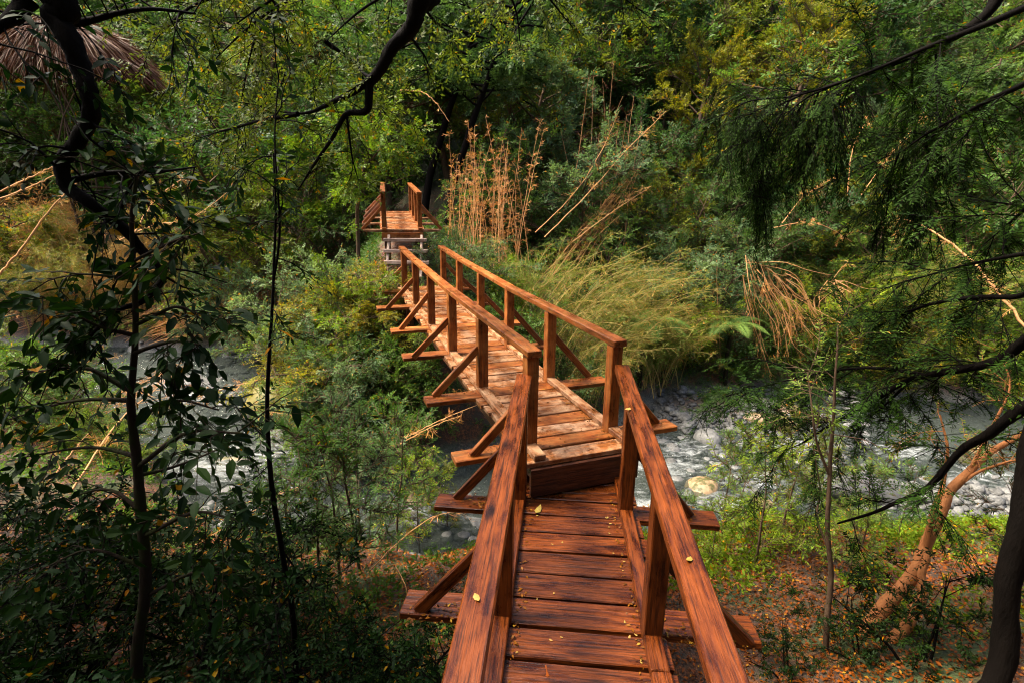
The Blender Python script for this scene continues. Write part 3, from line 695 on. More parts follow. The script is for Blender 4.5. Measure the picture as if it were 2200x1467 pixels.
def bamboo(seed, n, H, arch, leaf=True, leafm='leaf_cane', ntw=26, lw=(.12, .013), spread=.25, dirb=None, r=.011, whorl=.28, split=False):
    rg = np.random.default_rng(seed); tm, fm = MB(), MB(); TP, TD, TL = [], [], []; each = []
    for k in range(n):
        az = rg.uniform(0, 6.28) if dirb is None else dirb + rg.normal(0, .45)
        h = H * rg.uniform(.6, 1.05); a = arch * rg.uniform(.6, 1.3)
        b = np.array([rg.normal(0, spread), rg.normal(0, spread), -.1]); d = np.array([math.cos(az) * .12, math.sin(az) * .12, 1.]); pts = [b]
        for s in range(14):
            d = unit(d + np.array([math.cos(az), math.sin(az), -.55]) * a * (.03 + .1 * s / 14) + rg.normal(0, .025, 3)); pts.append(pts[-1] + d * h / 14)
        pts = np.array(pts)
        if split: cm = MB(); tube(cm, pts, [r, r * .75, r * .25], 5); each.append(('cane', cm.mesh('cane', M['cane'], True)))
        else: tube(tm, pts, [r, r * .75, r * .25], 5)
        for w_ in range(ntw):
            u = rg.uniform(.25, 1.) * 13.99; u = round(u * 1.0) if rg.random() < .6 else u; u = min(u, 13.9); i0 = int(u); p = pts[i0] + (pts[i0 + 1] - pts[i0]) * (u - i0)
            dd = unit(unit(pts[i0 + 1] - pts[i0]) * .8 + rg.normal(0, .55, 3)); TP.append(p); TD.append(dd); TL.append(whorl * rg.uniform(.5, 1.3))
    TP, TD, TL = np.array(TP), np.array(TD), np.array(TL); E_ = TP + TD * TL[:, None]; E_[:, 2] -= .25 * TL
    prisms(tm, TP, E_, np.full(len(TP), .003), np.full(len(TP), .0012))
    twig_leaves(fm, TP, TD, TL, 8, lw[0], lw[1], 28, .25, .3, .4, False, rg)
    return each + [('twigs' if split else 'canes', tm.mesh('canes', M['cane' if leafm == 'leaf_dry' else 'cane_green'], True)), ('foliage', fm.mesh('foliage', M[leafm]))]
cane_mound = bamboo(21, 46, 4.0, 1.2, ntw=34, spread=.5, dirb=-.5)
cane_mound_b = bamboo(22, 40, 3.2, 1.25, ntw=34, spread=.45, leafm='leaf_canegreen', lw=(.13, .012))
cane_dry = bamboo(23, 14, 5.0, .13, ntw=24, spread=.34, leafm='leaf_dry', lw=(.13, .011), whorl=.17, r=.014, split=True)
cane_dry_b = bamboo(24, 7, 5.5, .35, ntw=30, spread=.3, leafm='leaf_dry', lw=(.13, .010), whorl=.22, dirb=.2, r=.016, split=True)
def fern(seed, n=11, L=1.1, leafm='leaf_fern'):
    rg = np.random.default_rng(seed); tm = MB(); fr_ = []
    for k in range(n):
        fm = MB(); az = k * 6.28 / n + rg.uniform(-.3, .3); d = np.array([math.cos(az) * .5, math.sin(az) * .5, .85]); pts = [np.zeros(3)]; l = L * rg.uniform(.75, 1.1)
        for s in range(12):
            d = unit(d + np.array([math.cos(az) * .09, math.sin(az) * .09, -.17])); pts.append(pts[-1] + d * l / 12)
        pts = np.array(pts); tube(tm, pts, [.007, .002], 4)
        t = np.repeat(np.linspace(.14, .99, 30), 2); sg = np.tile([1., -1.], 30); j = t * 11.99; i0 = j.astype(int)
        B = pts[i0] + (pts[i0 + 1] - pts[i0]) * (j - i0)[:, None]; T = unit(pts[i0 + 1] - pts[i0]); S = unit(np.cross(T, np.array([0, 0, 1.]))) * sg[:, None]
        ln = l * .26 * np.sin(np.pi * (.12 + .86 * t)) ** .8
        # pinnae carry pinnules
        Dp = unit(S + T * .35 + np.array([0, 0, -.15])); prisms(tm, B, B + Dp * ln[:, None] * .95, np.full(len(B), .002), np.full(len(B), .001))
        mm = 9; tt = np.tile(np.linspace(.12, 1, mm), len(B)); Bp = np.repeat(B, mm, 0) + np.repeat(Dp, mm, 0) * (np.repeat(ln, mm) * tt)[:, None]
        for sgn in (1, -1):
            Ld = unit(np.repeat(T, mm, 0) * sgn + np.repeat(Dp, mm, 0) * .55); Nn = unit(np.cross(Dp, T)); Ls = unit(np.cross(Ld, np.repeat(Nn, mm, 0)))
            ll = np.repeat(ln, mm) * .17 * (1.1 - tt); leaf_quads(fm, Bp, Ld, Ls, ll, ll * .55, rg.uniform(0, .9, len(Bp)))
        fr_.append(('frond', fm.mesh('frond', M[leafm])))
    return [('stalk', tm.mesh('stalk', M['leaf_fern']))] + fr_
fern_a = fern(31); fern_b = fern(32, 8, 1.3)

# ================================================================== PLANTS (placed)
def pg(px, Y, dz=0.0):
    """point on the ground below pixel column px at forward distance Y"""
    z = 2.0
    for _ in range(4):
        x = (px - 1100) / F * (Y * CP - (z - CZ) * SP); z = hz(x, Y)
    if z < .3 and Y > 8: return pg(px, Y + .4, dz)
    return Vector((x, Y, z + dz))
GB = 'trees of the far bank forest'; GS = 'shrubs along the far bank'
bgt = [ # px, Y, proto, scale, leaf, label
 (-120, 21.0, tree_b, 1.15, 'leaf_deep', 'dark green tree at the far left edge behind the dry thatch mound'),
 (130, 24.0, tree_a, 1.3, 'leaf_deep', 'deep green crown above the brown thatch mound'),
 (330, 21.0, tree_a, 1.05, 'leaf_green', 'green leafy tree behind the bent black trunk'),
 (500, 27.0, tree_a, 1.7, 'leaf_deep', 'big dark tree at the top behind the olive tree'),
 (520, 23.5, tree_b, 1.15, 'leaf_olive', 'olive green tree filling the gap right of the bent trunk'),
 (640, 19.0, tree_a, .85, 'leaf_bright', 'bright green tree to the left of the overhanging limb'),
 (760, 24.5, tree_a, 1.25, 'leaf_green', 'tall green tree above the raised walkway on its left'),
 (1010, 24.0, tree_b, 1.2, 'leaf_green', 'tall green tree behind the dry standing canes'),
 (1110, 19.5, tree_a, .92, 'leaf_teal', 'bluish green bushy tree right of the standing dry canes'),
 (1210, 22.0, tree_b, 1.1, 'leaf_olive', 'olive tree whose crown reaches the top edge at the middle'),
 (1330, 25.0, tree_a, 1.3, 'leaf_deep', 'shaded tree behind the tall brown dead canes'),
 (1460, 20.5, tree_lump, 1.0, 'leaf_yellow', 'yellow green lumpy tree left of the hanging conifer bough'),
 (1640, 21.5, tree_lump, 1.12, 'leaf_yellow', 'tallest yellow olive tree at the upper right middle'),
 (1560, 25.5, tree_b, 1.35, 'leaf_olive', 'olive tree peeping over the two yellow green trees'),
 (1790, 24.0, tree_pad, 1.2, 'leaf_deep', 'dark conifer like tree with layered boughs right of the yellow tree'),
 (1900, 20.0, tree_a, 1.0, 'leaf_green', 'glossy green tree beyond the long dark bough'),
 (2010, 18.5, tree_pad, .95, 'leaf_deep', 'tree with flat green foliage pads near the right edge'),
 (2130, 22.5, tree_pad, 1.25, 'leaf_green', 'large layered tree in the upper right corner'),
 (2290, 19.0, tree_b, 1.15, 'leaf_deep', 'dark tree half cut off by the right edge'),
 (880, 27.5, tree_b, 1.35, 'leaf_deep', 'shaded tree straight behind the raised walkway'),
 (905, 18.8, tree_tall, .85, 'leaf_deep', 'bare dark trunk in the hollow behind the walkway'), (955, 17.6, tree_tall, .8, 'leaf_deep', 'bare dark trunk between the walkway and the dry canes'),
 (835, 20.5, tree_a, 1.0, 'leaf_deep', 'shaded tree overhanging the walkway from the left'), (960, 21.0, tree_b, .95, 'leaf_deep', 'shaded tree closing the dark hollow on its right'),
 (1720, 17.6, tree_a, .62, 'leaf_olive', 'small olive tree behind the fan of dead canes'),
 (40, 18.5, tree_a, .7, 'leaf_olive', 'small olive tree at the left edge below the thatch mound'),
]
for px, Y, pr, s, lf, lab in bgt:
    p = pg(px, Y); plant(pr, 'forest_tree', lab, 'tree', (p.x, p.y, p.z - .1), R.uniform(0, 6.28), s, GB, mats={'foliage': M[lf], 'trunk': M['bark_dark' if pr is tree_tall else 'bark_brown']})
# a second line of trees up the hill: too dense and dark to be told apart
k = 0
for row, Y0 in enumerate((29, 31.5, 35, 40)):
    for px in range(-500 + row * 90, 2750, 250):
        p = pg(px + R.uniform(-60, 60), Y0 + R.uniform(-1.5, 1.5))
        plant((tree_a, tree_b, tree_pad)[k % 3], 'hillside_tree', 'shaded tree of the dense wood on the hillside behind the far bank', 'tree', p, R.uniform(0, 6), R.uniform(1.25, 1.6), 'trees of the hillside wood', mats={'foliage': M[('leaf_deep', 'leaf_green')[k % 2]]}); k += 1
sh = [ # px, Y, proto, scale, leaf, label
 (700, 11.2, shrub_a, 1.0, 'leaf_teal', 'pale green shrub on top of the promontory left of the bridge'),
 (750, 10.0, shrub_b, .85, 'leaf_bright', 'yellow green mounded shrub beside the far part of the bridge'),
 (740, 10.0, shrub_a, .85, 'leaf_teal', 'grey green shrub hanging over the mossy boulder'),
 (800, 9.6, shrub_b, 1.0, 'leaf_teal', 'soft grey green shrub filling the slope below the left braces'),
 (860, 9.7, shrub_a, .85, 'leaf_green', 'dark green shrub under the middle of the bridge'),
 (900, 9.3, shrub_c, .6, 'leaf_green', 'leafy green shrub in the shade beneath the bridge deck'),
 (730, 10.6, shrub_b, 1.0, 'leaf_yellow', 'large yellowish mounded shrub crowning the promontory'),
 (800, 9.8, shrub_b, .75, 'leaf_canegreen', 'light green shrub right beside the bridge braces'),
 (715, 10.4, shrub_b, .9, 'leaf_canegreen', 'light green shrub above the large mossy boulder'),
 (760, 9.5, shrub_b, .9, 'leaf_teal', 'soft pale shrub on the steep face of the promontory'),
 (745, 11.1, shrub_b, 1.0, 'leaf_bright', 'fresh green shrub at the back of the promontory below the steps'),
 (815, 10.8, shrub_b, .62, 'leaf_yellow', 'small yellowish shrub against the far left posts of the bridge'),
 (855, 10.1, shrub_b, .7, 'leaf_canegreen', 'light green shrub tucked behind the left braces'),
 (735, 11.6, shrub_b, .9, 'leaf_teal', 'pale shrub behind the crown of the promontory'),
 (715, 9.6, shrub_b, .6, 'leaf_bright', 'yellowish shrub trailing over the left end of the promontory'),
 (740, 9.0, shrub_a, .7, 'leaf_green', 'deep green bush above the black hollow at the waterline'),
 (655, 11.2, shrub_b, .6, 'leaf_yellow', 'yellow mossy bush at the left shoulder of the promontory'),
 (970, 12.3, shrub_b, .85, 'leaf_teal', 'round pale green shrub just right of the wooden steps'),
 (1060, 12.9, shrub_b, .9, 'leaf_bright', 'light green shrub at the foot of the standing dry canes'),
 (680, 14.5, shrub_c, .8, 'leaf_teal', 'teal shrub behind the thin stems left of the walkway'),
 (560, 16.0, shrub_a, 1.2, 'leaf_teal', 'wide grey teal shrub on the far left bank above the dark ledge'),
 (470, 16.6, shrub_a, 1.1, 'leaf_teal', 'grey teal shrub above the left pool'),
 (1130, 11.6, shrub_c, .62, 'leaf_green', 'dark leafy shrub right behind the bridge handrail'),
 (1080, 10.9, shrub_a, .7, 'leaf_green', 'deep green shrub below the bridge on its right side'),
 (1180, 11.0, shrub_c, .55, 'leaf_deep', 'dark shrub under the right hand braces of the bridge'),
 (1420, 14.6, shrub_c, 1.05, 'leaf_teal', 'teal green leafy shrub beside the pale fern'),
 (1530, 14.8, shrub_c, 1.1, 'leaf_teal', 'upright teal shrub left of the fan of dead canes'),
 (1340, 15.2, shrub_c, 1.0, 'leaf_green', 'green shrub above the pale fern'),
 (1610, 14.3, shrub_a, .95, 'leaf_green', 'green shrub at the back of the gravel bar'),
 (1480, 13.9, shrub_a, .9, 'leaf_bright', 'light green shrub over the left end of the gravel bar'),
 (1700, 14.6, shrub_b, 1.0, 'leaf_bright', 'light green bush below the fan of dead canes'),
 (1800, 14.4, shrub_c, .9, 'leaf_bright', 'yellow green shrub behind the dark conifer boughs'),
 (1900, 13.8, shrub_b, 1.3, 'leaf_yellow', 'yellowish shrub flecked with red leaves behind the conifer boughs'),
 (2010, 14.2, shrub_c, 1.0, 'leaf_olive', 'olive shrub with reddish twigs at the far right bank'),
 (2110, 13.8, shrub_b, 1.3, 'leaf_bright', 'bright shrub at the right end of the far bank'),
 (2230, 14.0, shrub_c, 1.0, 'leaf_olive', 'olive shrub cut by the right edge above the stream'),
 (1830, 16.5, shrub_c, 1.1, 'leaf_canegreen', 'fresh green bush left of the leaning broken cane'),
 (1980, 16.5, shrub_b, 1.6, 'leaf_canegreen', 'feathery green bush right of the leaning broken cane'),
 (2120, 16.8, shrub_c, 1.2, 'leaf_green', 'green bush near the right edge under the layered tree'),
 (1250, 16.5, shrub_c, 1.2, 'leaf_deep', 'dark bush among the arching dry canes'),
 (1400, 17.5, shrub_c, 1.3, 'leaf_deep', 'shaded bush behind the teal shrubs'),
 (1620, 17.2, shrub_c, 1.3, 'leaf_deep', 'shaded bush behind the dead cane fan'),
]
for px, Y, pr, s, lf, lab in sh:
    p = pg(px, Y); plant(pr, 'shrub', lab, 'shrub', (p.x, p.y, p.z - .05), R.uniform(0, 6.28), s, GS, mats={'foliage': M[lf]})
for r_i, (Y0, s0) in enumerate(((18.2, 1.5), (21.0, 1.9), (24.0, 2.3), (27.5, 2.6))):
    for k_i, px in enumerate(range(-250 + 60 * r_i, 2500, 190)):
        if (800 < px < 1010 and r_i < 2) or (px < 440 and r_i < 2): continue
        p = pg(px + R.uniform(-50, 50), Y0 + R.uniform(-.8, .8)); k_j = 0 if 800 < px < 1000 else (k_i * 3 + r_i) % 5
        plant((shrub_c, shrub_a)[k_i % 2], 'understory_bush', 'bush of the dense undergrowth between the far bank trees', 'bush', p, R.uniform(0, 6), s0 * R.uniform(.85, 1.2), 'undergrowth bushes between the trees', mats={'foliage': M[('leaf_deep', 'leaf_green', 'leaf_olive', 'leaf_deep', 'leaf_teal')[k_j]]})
for px, Y, s_, rz, tl, lab in [(60, 15.5, .8, .3, 1.25, 'collapsed dead bamboo at the left edge above the stream'), (200, 16.0, .8, 2.0, 1.3, 'collapsed dead bamboo beneath the bent trunk'), (330, 15.6, .7, 4.0, 1.2, 'collapsed dead bamboo right of the bent trunk'), (120, 18.5, 1.0, 5.2, 1.1, 'collapsed dead bamboo below the thatch mound'), (430, 15.2, .55, 1.0, 1.35, 'small heap of dead bamboo above the left pool'), (-60, 17.5, 1.0, 3.4, 1.2, 'collapsed dead bamboo cut by the left edge'), (260, 13.9, .6, .6, 1.4, 'dead bamboo trailing into the stream at the left')]:
    p = pg(px, Y); plant(cane_dry, 'collapsed_bamboo', lab, 'dead bamboo', (p.x, p.y, p.z + .25), rz, s_, 'collapsed dead bamboo on the left bank', tilt=(tl * math.sin(rz), tl * math.cos(rz)))
# bamboo
for px, Y, pr, s, rz, lab in [
 (1180, 12.2, cane_mound, 1.0, 0.0, 'straw yellow bamboo mound drooping to the right behind the handrail'),
 (1290, 12.6, cane_mound, .95, .25, 'yellow green bamboo sweeping down towards the gravel bar'),
 (1380, 13.2, cane_mound_b, .85, .1, 'greener drooping bamboo between the straw mound and the teal shrubs'),
 (1400, 12.7, cane_mound, .75, .0, 'straw and green bamboo trailing onto the cobbles of the gravel bar'),
 (1240, 11.4, cane_mound, .7, -.1, 'low straw coloured bamboo right under the end of the handrail'),
 (1120, 13.4, cane_mound_b, .9, .6, 'light bamboo tuft behind the far end of the right handrail'),
 (1960, 15.0, cane_mound_b, 1.1, 2.0, 'green feathery bamboo below the leaning broken cane'),
 (2120, 15.4, cane_mound_b, 1.1, 1.2, 'feathery bamboo at the right edge of the far bank'),
 (1800, 15.6, cane_mound_b, .9, 3.0, 'dense green bamboo tuft above the conifer boughs'),
 (90, 17.0, cane_mound_b, 1.0, .3, 'green bamboo tuft at the far left bank'),
 (30, 19.6, cane_mound, 1.3, 1.0, 'tall straw coloured bamboo at the left edge under the thatch'),
 (150, 18.4, cane_mound, 1.0, -.6, 'straw bamboo spilling down behind the bent trunk'),
 (260, 18.8, cane_mound, 1.1, .4, 'straw bamboo just right of the bent trunk'),
 (390, 18.6, cane_mound, .9, 2.2, 'straw bamboo above the grey teal shrubs at the left'),
 (300, 19.0, cane_mound, 1.0, 2.4, 'dry looking bamboo mound behind the bent trunk'),
 (170, 19.5, cane_mound, 1.0, 3.0, 'straw bamboo beneath the brown thatch mound')]:
    p = pg(px, Y); plant(pr, 'bamboo_clump', lab, 'bamboo', (p.x, p.y, p.z), rz, s, 'bamboo clumps of the far bank', mats={'foliage': M['leaf_dry']} if (px in (30, 260) and pr is cane_mound) else None)
for px, Y, pr, s, rz, tl, lab in [
 (1040, 14.2, cane_dry, .85, .3, 0, 'cluster of upright dead tan canes right of the walkway'),
 (1095, 14.8, cane_dry, .95, 1.9, .03, 'taller dead canes standing just right of the tan cluster'),
 (985, 14.6, cane_dry, .62, 4.0, -.12, 'short dead canes leaning left beside the dark hollow'),
 (1215, 15.6, cane_dry_b, 1.0, 0, .25, 'long thin dead canes leaning to the right above the bamboo mound'),
 (1160, 14.6, cane_dry_b, .95, .2, .42, 'dead canes slanting far to the right across the dark gap'),
 (1285, 16.8, cane_dry, 1.3, .5, .05, 'tall brown dead canes hanging below the treetops')]:
    p = pg(px, Y); plant(pr, 'dead_bamboo', lab, 'dead bamboo', (p.x, p.y, p.z), rz, s, 'standing dead bamboo', tilt=(0, tl), mats={'foliage': M['leaf_thatch']} if s > 1.1 else None)
# ferns
for px, py, Y, pr, s, lab in [
 (1385, 640, 12.9, fern_a, 1.5, 'pale green fern in the middle of the teal shrubs'),
 (430, 490, 0, fern_b, 1.7, 'light green fern frond cluster above the left bank'),
 (70, 420, 0, fern_a, 1.7, 'grey green fern at the left behind the bent trunk'),
 (235, 440, 0, fern_b, 1.5, 'fern beside the bent black trunk'),
 (640, 560, 0, fern_b, 1.3, 'dark arching fern behind the thin double stem'),
 (500, 530, 0, fern_a, 1.4, 'second fern just right of the light green fern cluster'),
 (330, 600, 0, fern_a, 1.3, 'fern low on the left bank among the straw'),
 (120, 540, 0, fern_b, 1.4, 'fern in the straw below the crossing dead canes'),
 (1580, 640, 13.4, fern_b, 1.1, 'small fern tucked against the right teal shrub')]:
    if Y: q_ = W(px, py, Y); g_ = hz(q_.x, q_.y); zf = max(g_, min(q_.z, g_ + 1.6)) - .05
    else: q_ = gp(px, py); g_ = q_.z; zf = g_
    t = plant(pr, 'fern', lab, 'fern', (q_.x, q_.y, zf), R.uniform(0, 6), s, 'ferns of the far bank')
    if zf > g_ + .2:
        mb = MB(); hh_ = (zf - g_) / s; tube(mb, spline([(0, 0, -hh_ - .1), (.03, .02, -hh_ / 2), (0, 0, .03)], 8), [.06, .045], 7); obj('trunk', mb.mesh('trunk', M['bark_moss'], True), t)
# single canes drawn along pixel paths at a given distance
def cane(label, pts, r=.016, leaves=26, whorl=.2, mat='leaf_dry', group='fallen and leaning dead canes', name='dead_cane', nodes=True, seed=0):
    P = spline([W(*p) for p in pts], 22); o = P[0].copy(); P = P - o; rg = np.random.default_rng(int(pts[0][0] * 7 + pts[0][1]) + seed)
    t = thing(name, label, 'cane', tuple(o), group=group); a, b = MB(), MB(); r = r * .68; P[1:-1] += rg.normal(0, r * .35, (20, 3)); tube(a, P, [r, r * .8, r * .35], 6)
    k = leaves; nod = rg.uniform(.12, 1, 9)
    u = np.clip(rg.choice(nod, k) + rg.normal(0, .012, k), 0, .999) * 21 * .9999; i0 = np.clip(u.astype(int), 0, 20); B = P[i0] + (P[i0 + 1] - P[i0]) * (u - i0)[:, None]
    T = unit(P[i0 + 1] - P[i0]); Dd = unit(T * .5 + rg.normal(0, .8, (k, 3)) + np.array([0, 0, -.15])); L_ = whorl * rg.uniform(.5, 1.4, k)
    E_ = B + Dd * L_[:, None]; prisms(a, B, E_, np.full(k, .004), np.full(k, .0015))
    twig_leaves(b, B, Dd, L_, 8, .12, .010, 25, .2, .3, .4, False, rg)
    obj('stalk', a.mesh('stalk', M['cane'], True), t); obj('foliage', b.mesh('foliage', M[mat]), t); return t
cane('dead cane slanting up from lower left edge across the left bank', [(0, 590, 12.5), (50, 530, 12.6), (110, 450, 12.9), (170, 385, 13.2)], .04, 20)
cane('long dead cane crossing behind the bent trunk to the right', [(-20, 420, 13), (60, 385, 13.2), (130, 350, 13.4)], .035, 16)
cane('second long dead cane just below the one crossing behind the bent trunk', [(-10, 432, 12.6), (70, 400, 12.8), (140, 365, 13)], .03, 16)
cane('dead cane with tan leaf whorls rising right of the bent trunk', [(290, 500, 12.5), (335, 430, 12.9), (390, 385, 13.2)], .035, 34, .3)
cane('dead cane with spiky whorls lying level right of the bent trunk', [(250, 520, 13), (330, 485, 13), (410, 470, 13.2), (500, 405, 13.5)], .025, 40, .3)
cane('thin dead cane across the left pool towards the mossy shrub', [(330, 880, 9.4), (480, 835, 10), (580, 812, 10.2), (690, 800, 10.2)], .022, 40, .22)
cane('thin arching dead twig below the mossy boulder', [(540, 880, 8.6), (640, 895, 8.7), (700, 930, 8.5), (735, 975, 8.2)], .014, 14, .2)
cane('dead cane slanting over the lower left shallows', [(150, 1060, 6.2), (260, 900, 7.4), (380, 800, 8.8)], .024, 18)
cane('tan cane rising from the dark lower left thicket', [(90, 1060, 5.2), (140, 990, 5.6), (190, 930, 6.0)], .018, 10)
cane('broken tan stick at lower left pointing to the stream', [(330, 1180, 5.6), (460, 1100, 6.0), (600, 1060, 6.4), (740, 1010, 6.6)], .014, 8)
cane('second broken tan stick parallel to the shallows at lower left', [(420, 1170, 5.4), (540, 1100, 5.8), (640, 1050, 6.3)], .012, 8)
cane('thin dead cane poking out beneath the bridge on the left', [(870, 940, 7.6), (950, 900, 7.4), (1030, 868, 7.2)], .012, 8, .12)
cane('second thin dead cane below the one poking out beneath the bridge', [(855, 955, 7.6), (930, 915, 7.4), (990, 892, 7.2)], .012, 12, .15)
cane('bare grey twig hanging beside the near bridge brace', [(850, 1215, 4.6), (870, 1255, 4.4), (880, 1300, 4.3), (905, 1330, 4.1)], .008, 2, .08)
cane('arching thin branch over the pale shallows left of the near braces', [(790, 1230, 5.0), (860, 1160, 5.3), (930, 1110, 5.6), (1000, 1095, 5.8)], .012, 10, .2)
cane('leaning broken cane with bristly nodes at the upper right', [(2250, 760, 10), (2170, 660, 10.6), (2070, 545, 11.4), (1990, 490, 12), (1930, 470, 12.4)], .045, 46, .35)
cane('dead drooping cane with hanging leaves left of the cane fan', [(1540, 560, 13.5), (1541, 640, 13.4), (1546, 720, 13.3), (1547, 780, 13.2)], .012, 40, .14)
cane('pale arching dead cane above the conifer bough', [(1660, 490, 14), (1730, 478, 14), (1780, 490, 14), (1830, 520, 14)], .018, 26, .15)
cane('dead cane with tan tufts rising towards the hanging boughs', [(1680, 480, 14), (1720, 430, 14.2), (1760, 400, 14.4), (1790, 385, 14.5)], .016, 40, .2)
cane('dead tan cane climbing at the right beside the dark conifer mass', [(1850, 420, 14), (1900, 350, 14.3), (1950, 290, 14.6), (1990, 250, 14.8)], .016, 44, .22)
cane('thin bent dead stem over the yellow green tree', [(1820, 420, 15), (1830, 330, 15.2), (1850, 280, 15.4), (1870, 255, 15.5)], .02, 12, .15)
cane('slender dead cane leaning right across the dark gap', [(1150, 500, 14.0), (1230, 420, 14.2), (1290, 330, 14.5), (1330, 240, 14.8)], .022, 30, .2)
cane('long dead cane leaning further right with tan whorls', [(1170, 510, 13.8), (1270, 410, 14.0), (1340, 330, 14.3), (1430, 240, 14.8)], .024, 40, .22)
cane('low dead cane slanting up beside the teal shrubs', [(1230, 520, 13.6), (1310, 460, 13.8), (1400, 400, 14.0)], .016, 26, .2)
cane('bare pale branch arching out of the dark hollow', [(860, 195, 15.5), (905, 198, 15.4), (935, 220, 15.3), (965, 262, 15.2)], .03, 3, .1)
# the two fans of dead canes
def fan(label, sticks, r=.011, lf=8):
    o = W(*sticks[0][0]); t = thing('dead_cane_fan', label, 'dead bamboo', o, group='fans of dead canes'); b = MB(); rg = np.random.default_rng(int(sticks[0][0][0]))
    for st, e in sticks:
        p0 = W(*st) - o; d = W(*e) - o; a = MB()
        w1, w2 = Vector(rg.normal(0, .09, 3)), Vector(rg.normal(0, .10, 3)); P = spline([p0, p0 + (d - p0) * .35 + Vector((0, 0, .14)) + w1, p0 + (d - p0) * .7 + Vector((0, 0, .10)) + w2, d], 9); tube(a, P, [r, r * .55], 5); obj('stalk', a.mesh('stalk', M['cane'], True), t)
        k = lf; u = rg.uniform(.15, 1, k) * 7.99; i0 = u.astype(int); B = P[i0] + (P[i0 + 1] - P[i0]) * (u - i0)[:, None]; T = unit(P[i0 + 1] - P[i0])
        twig_leaves(b, B, unit(T + rg.normal(0, .35, (k, 3)) + np.array([0, 0, -.5])), np.full(k, .26), 7, .13, .010, 18, .3, .25, .4, False, rg)
    obj('foliage', b.mesh('foliage', M['leaf_dry']), t)
stk = []
for k in range(24):
    f_ = k / 23; sx_, sy_ = 1602 + 95 * f_ + R.uniform(-14, 14), 575 + 45 * f_ + R.uniform(-28, 34); L_ = R.uniform(.5, 1.15)
    ax_, ay_ = (40 + 85 * f_ + R.uniform(-14, 14)) * L_, (185 - 55 * f_) * L_; Yk = 13.5 + R.uniform(-.25, .25); stk.append(((sx_, sy_, Yk), (sx_ + ax_, sy_ + ay_, Yk - .4)))
fan('big fan of dead tan canes pointing down above the gravel bar', stk, lf=14)
fan('smaller star of dead orange canes right of the big fan', [((1786 + R.uniform(-10, 10), 603 + R.uniform(-6, 6), 13.8), (1745 + k * 11 + R.uniform(-5, 5), 690 + R.uniform(-35, 14) - abs(k - 4) * 5, 13.5)) for k in range(11)] + [((1786, 603, 13.8), (1890, 622, 13.9)), ((1800, 608, 13.8), (1855, 650, 13.7)), ((1790, 600, 13.8), (1815, 560, 13.9))], lf=5)
fan('thin dead canes sweeping level from the big fan to the orange star', [((1600, 562, 13.9), (1700, 590, 13.9)), ((1612, 572, 13.8), (1730, 618, 13.8)), ((1605, 566, 13.8), (1785, 592, 13.9)), ((1690, 612, 13.8), (1752, 668, 13.7))], .012, 10)
# brown thatch mound top left
def thatch(label, px, py, Yc, rx, rz_, n):
    o = W(px, py, Yc); rg = np.random.default_rng(5); g_ = hz(o.x, o.y); t = thing('thatch_mound', label, 'dead bamboo', (o.x, o.y, g_)); fm, tm = MB(), MB()
    oz = o.z - g_
    th = rg.uniform(0, 2 * np.pi, n); ph = np.arccos(rg.uniform(0, 1, n)); c_ = np.stack([np.cos(th) * np.sin(ph) * rx, np.sin(th) * np.sin(ph) * rx * .6, np.cos(ph) * rz_ + oz], 1)
    dr = unit(np.stack([np.cos(th) * np.sin(ph), np.sin(th) * np.sin(ph) * .6, -1.1 * np.ones(n) + .8 * np.cos(ph)], 1) + rg.normal(0, .15, (n, 3)))
    S = unit(np.cross(dr, rg.normal(0, 1, (n, 3)))); leaf_quads(fm, c_, dr, S, rg.uniform(.6, 1.5, n), rg.uniform(.015, .04, n), rg.uniform(0, 1, n), mid=.3)
    for k in range(7): tube(tm, spline([(rg.normal(0, .3), rg.normal(0, .2), -.2), (rg.normal(0, .5), rg.normal(0, .3), oz * .6), (rg.normal(0, rx * .5), rg.normal(0, .3), oz + rz_ * .7)], 9), [.04, .02], 5)
    obj('stem', tm.mesh('stem', M['bark_brown'], True), t); obj('foliage', fm.mesh('foliage', M['leaf_thatch']), t)
thatch('brown thatch like mound of hanging dead leaves at the top left', 130, 150, 20.5, 2.8, 1.7, 7500)

